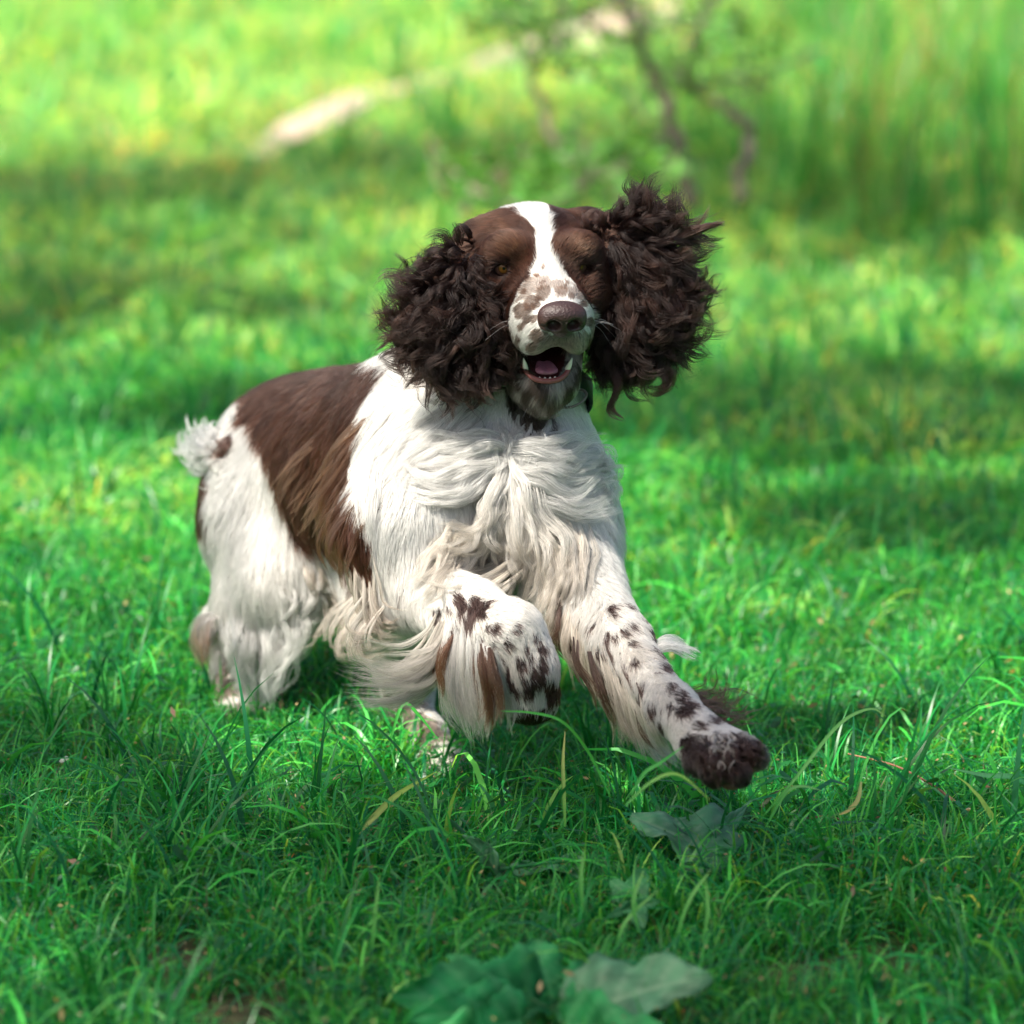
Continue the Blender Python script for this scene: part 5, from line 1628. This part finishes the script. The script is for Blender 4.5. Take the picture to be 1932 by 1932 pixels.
pl = plant('big blurred burdock-like plant with wide leaves at the lower edge', (1040, 1925))
for b_, t_, s_, mt in (((1015, 1905, 3.98), (742, 1878, 3.90), (880, 1795, 3.96), M_BROAD), ((1050, 1900, 4.00), (1000, 1768, 4.03), (960, 1835, 4.0), M_BROAD), ((1075, 1895, 3.99), (1130, 1795, 4.06), (1140, 1860, 4.03), M_BROAD),
                       ((1080, 1915, 3.96), (1342, 1842, 3.93), (1210, 1800, 3.98), M_BROADP), ((990, 1925, 3.93), (800, 1965, 3.86), (885, 1885, 3.90), M_BROAD), ((1060, 1930, 3.92), (1290, 1975, 3.84), (1170, 1890, 3.9), M_BROAD), ((985, 1890, 3.99), (842, 1802, 4.02), (862, 1852, 4.0), M_BROAD), ((960, 1900, 3.95), (760, 1925, 3.88), (850, 1860, 3.92), M_BROAD),
                       ((1100, 1905, 3.97), (1255, 1812, 4.03), (1165, 1812, 4.01), M_BROAD)):
    leaf(b_, t_, s_, mt, pl, 0.4, 0.08, 0.13, 0.08)
    petiole(G(1040, 1930), P(*b_), 0.0022, M_CLOV, pl)
pl = plant('dark flat toothed dock plant in the grass below the outstretched paw', (1250, 1640), name='dock_plant')
for b_, t_, s_, mt in (((1380, 1612, 4.385), (1190, 1540, 4.405), (1262, 1622, 4.345), M_DOCK), ((1250, 1615, 4.42), (1342, 1672, 4.36), (1280, 1664, 4.37), M_DOCK), ((1160, 1645, 4.37), (945, 1642, 4.37), (1050, 1664, 4.34), M_DOCK),
                       ((940, 1640, 4.32), (872, 1576, 4.35), (920, 1598, 4.32), M_DOCK), ((1330, 1600, 4.41), (1408, 1520, 4.46), (1352, 1550, 4.43), M_DOCK)):
    leaf(b_, t_, s_, mt, pl, 0.3, 0.07, 0.12, 0.05)
    petiole(G(1230, 1650), P(*b_), 0.0016, M_CLOV, pl)
pl = plant('small soft-leaved plant with folded rounded leaves among the grass', (1190, 1715), name='rosette_plant')
for b_, t_, s_ in (((1190, 1700, 4.24), (1150, 1660, 4.26), (1150, 1690, 4.25)), ((1195, 1695, 4.24), (1215, 1640, 4.27), (1180, 1660, 4.26)), ((1190, 1712, 4.22), (1142, 1732, 4.20), (1160, 1712, 4.21)), ((1200, 1708, 4.22), (1248, 1700, 4.22), (1225, 1690, 4.22)), ((1195, 1715, 4.20), (1215, 1752, 4.17), (1185, 1740, 4.18))):
    leaf(b_, t_, s_, M_CLOV, pl, 0.35, 0.02, 0.15, 0.10, 12, 5)
    petiole(G(1190, 1730), P(*b_), 0.0012, M_CLOV, pl)


def long_blade(label, pts_, w, col, cat='grass blade', name='grass_blade', tip=None, round_=False):
    q = smoothpath(np.array([P(*p) for p in pts_]), 18)
    c0 = G(pts_[0][0], pts_[0][1])
    if round_:
        v, f = tube(q, np.linspace(w, w * .4, 18), 7)
        o = mesh_obj(name, v, f, None, cols=np.tile(np.array(col), (len(v), 1)))
    else:
        T = np.gradient(q, axis=0); T /= np.linalg.norm(T, axis=1)[:, None]
        view = CP - q.mean(0); view /= np.linalg.norm(view)
        S = np.cross(T, view * .8 + np.array([.1, .2, .5])); S /= np.linalg.norm(S, axis=1)[:, None]
        Nn = np.cross(S, T)
        t = np.linspace(0, 1, 18)
        wd = w * (0.35 + 0.65 * np.sin(np.clip(t * 1.5, 0, 1) * 1.57)) * (1 - t ** 3)[:] + 0.0002
        V = np.concatenate([q - S * wd[:, None] + Nn * wd[:, None] * .35, q, q + S * wd[:, None] + Nn * wd[:, None] * .35])
        Q = [(i, i + 1, i + 19, i + 18) for i in range(17)] + [(i + 18, i + 19, i + 37, i + 36) for i in range(17)]
        c1 = np.array(tip if tip is not None else col)
        cc = np.tile(np.array(col)[None] * (1 - t[:, None]) + c1[None] * t[:, None], (3, 1)); cc[18:36] *= 1.25
        o = quads_obj(name, V, np.array(Q), None, cols=cc)
    o.data.materials.append(M_LEAF)
    return tag(o, label, cat)


YG = (0.30, 0.50, 0.08); MG = (0.05, 0.36, 0.05)
long_blade('yellow green grass sheath leaning over the lawn below the hind paw', [(655, 1590, 4.42), (700, 1548, 4.44), (750, 1500, 4.47), (825, 1455, 4.50)], 0.0036, (0.36, 0.34, 0.12), tip=YG)
long_blade('bright green blade arching just under the lifted front paw', [(1150, 1500, 4.40), (1110, 1420, 4.40), (1060, 1362, 4.38), (1000, 1345, 4.36), (945, 1342, 4.34)], 0.0021, MG, tip=(0.10, .45, .06))
long_blade('blade bent away from the outstretched paw towards the lower left', [(1190, 1500, 4.25), (1215, 1460, 4.25), (1245, 1440, 4.25), (1290, 1408, 4.26)], 0.0021, MG)
long_blade('blade rising under the toes of the outstretched paw', [(1180, 1520, 4.20), (1230, 1475, 4.20), (1280, 1462, 4.20), (1340, 1510, 4.20)], 0.0019, (0.07, .36, .06), tip=YG)
long_blade('pale thin blade arching high to the right of the outstretched paw', [(1440, 1540, 4.42), (1500, 1470, 4.42), (1580, 1370, 4.44), (1640, 1338, 4.45), (1672, 1352, 4.45)], 0.0020, MG, tip=(0.2, .42, .12))
long_blade('blade curling right with a pale back, right of the paw', [(1445, 1560, 4.38), (1480, 1500, 4.38), (1510, 1484, 4.38), (1552, 1492, 4.38)], 0.0021, MG, tip=(0.16, .40, .12))
long_blade('curled yellow dry blade right of the outstretched paw', [(1625, 1475, 4.50), (1618, 1510, 4.46), (1600, 1530, 4.44), (1582, 1538, 4.43)], 0.0026, (0.30, 0.36, 0.10), tip=(0.5, 0.38, 0.12))
long_blade('wide blue green blade reaching in from the right edge', [(1960, 1500, 4.50), (1915, 1468, 4.50), (1860, 1464, 4.50), (1785, 1448, 4.50)], 0.0036, (0.05, .30, .12), tip=(.10, .34, .12))
long_blade('tall upright stalk below the middle of the dog', [(1066, 1560, 4.44), (1064, 1500, 4.44), (1062, 1440, 4.44), (1066, 1380, 4.44)], 0.0020, (0.12, .40, .06), tip=(0.4, .38, .14))
long_blade('upright blade in front of the hind foot', [(735, 1400, 4.60), (760, 1330, 4.60), (790, 1350, 4.60), (830, 1400, 4.60)], 0.0022, MG)
long_blade('pinkish dry stem lying in the grass at the right', [(1805, 1515, 4.56), (1760, 1482, 4.58), (1690, 1445, 4.62), (1600, 1422, 4.66)], 0.0016, (0.42, 0.22, 0.15), 'dry stem', 'dry_stem', round_=True)
long_blade('short reddish stem on the grass between dock plant and paw', [(1500, 1548, 4.52), (1560, 1540, 4.52), (1600, 1552, 4.5)], 0.0012, (0.30, 0.14, 0.10), 'dry stem', 'dry_stem', round_=True)
# leaning blades in the blurred front
for k, (x0, y0, x1, y1, x2, y2) in enumerate(((1205, 1760, 1195, 1700, 1215, 1640), (1270, 1790, 1300, 1700, 1342, 1640), (1160, 1800, 1180, 1740, 1240, 1680), (1325, 1780, 1335, 1720, 1330, 1650), (700, 1820, 706, 1740, 716, 1650), (1100, 1720, 1096, 1660, 1102, 1600))):
    labs = ('slim blurred blade rising beside the folded rosette leaves', 'leaning blurred blade right of the rosette plant', 'broad blurred blade crossing behind the burdock leaves', 'upright blurred blade below the dock leaf', 'lone upright blade left of the burdock leaves', 'thin upright blade over the dark dock leaf')
    long_blade(labs[k], [(x0, y0, 4.12), (x1, y1, 4.12), (x2, y2, 4.13)], 0.0020, (0.07, .36, .06), tip=(.16, .42, .08))


def scrap(label, px, py, s, col, cat, name, group=None):
    c = G(px, py, 0.035)
    th = rng.uniform(0, 6); n = 7
    u = np.array([math.cos(th), math.sin(th), .3]); v = np.array([-math.sin(th), math.cos(th), .5]) * .6
    V = [c] + [c + (u * math.cos(a) + v * math.sin(a)) * s * rng.uniform(.7, 1.1) + np.array([0, 0, rng.normal(0, s * .15)]) for a in np.linspace(0, 6.28, n, endpoint=False)]
    F = [(0, 1 + k, 1 + (k + 1) % n) for k in range(n)]
    o = mesh_obj(name, V, F, None, cols=np.tile(np.array(col), (len(V), 1)))
    o.data.materials.append(M_LEAF)
    so = o.modifiers.new('thickness', 'SOLIDIFY'); so.thickness = 0.0006
    tag(o, label, cat, group)


scrap('yellow fallen leaf lying in the grass at the right', 1713, 1622, .0070, (.75, .58, .18), 'fallen leaf', 'fallen_leaf')
scrap('smaller yellow leaf scrap beside the fallen yellow leaf', 1742, 1624, .0042, (.70, .60, .22), 'fallen leaf', 'fallen_leaf')
scrap('tiny white petal in the grass near the right edge', 1832, 1528, .0048, (.8, .8, .78), 'petal', 'petal')
scrap('white petal in the grass left of the hind leg, right one of two', 228, 1443, .0055, (.75, .78, .75), 'petal', 'petal')
scrap('white petal in the grass left of the hind leg, left one of two', 120, 1432, .0060, (.55, .62, .58), 'petal', 'petal')
scrap('dry brown leaf scrap below the outstretched paw', 1422, 1568, .0050, (.42, .26, .16), 'fallen leaf', 'fallen_leaf')
scrap('blurred white flower in the shaded grass left of the head', 690, 628, .0120, (.7, .72, .7), 'flower', 'flower')
# seeds and dry flecks strewn through the sward
n = 5200
x = rng.uniform(-1.0, 1.1, n); y = rng.uniform(3.6, 6.0, n)
c = np.stack([x, y, rng.uniform(.01, .045, n)], -1)
u = rng.normal(0, 1, (n, 3)); u /= np.linalg.norm(u, axis=1)[:, None]
w = np.cross(u, rng.normal(0, 1, (n, 3))); w /= np.linalg.norm(w, axis=1)[:, None]
s = rng.uniform(.0012, .0030, (n, 1)) * (1 + 1.4 * (rng.random((n, 1)) < .12))
V = np.stack([c - u * s, c + w * s * .4, c + u * s, c - w * s * .4], 1).reshape(-1, 3)
cc = np.repeat(np.where(rng.random((n, 1)) < .6, np.array([[.50, .36, .17]]), np.array([[.38, .20, .14]])) * rng.uniform(.4, 1.3, (n, 1)), 4, 0)
tag(quads_obj('litter', V, np.arange(4 * n).reshape(-1, 4), M_LEAF, cols=np.clip(cc, 0, 1)), 'dry straw coloured seed husks strewn through the grass', 'litter', kind='stuff')
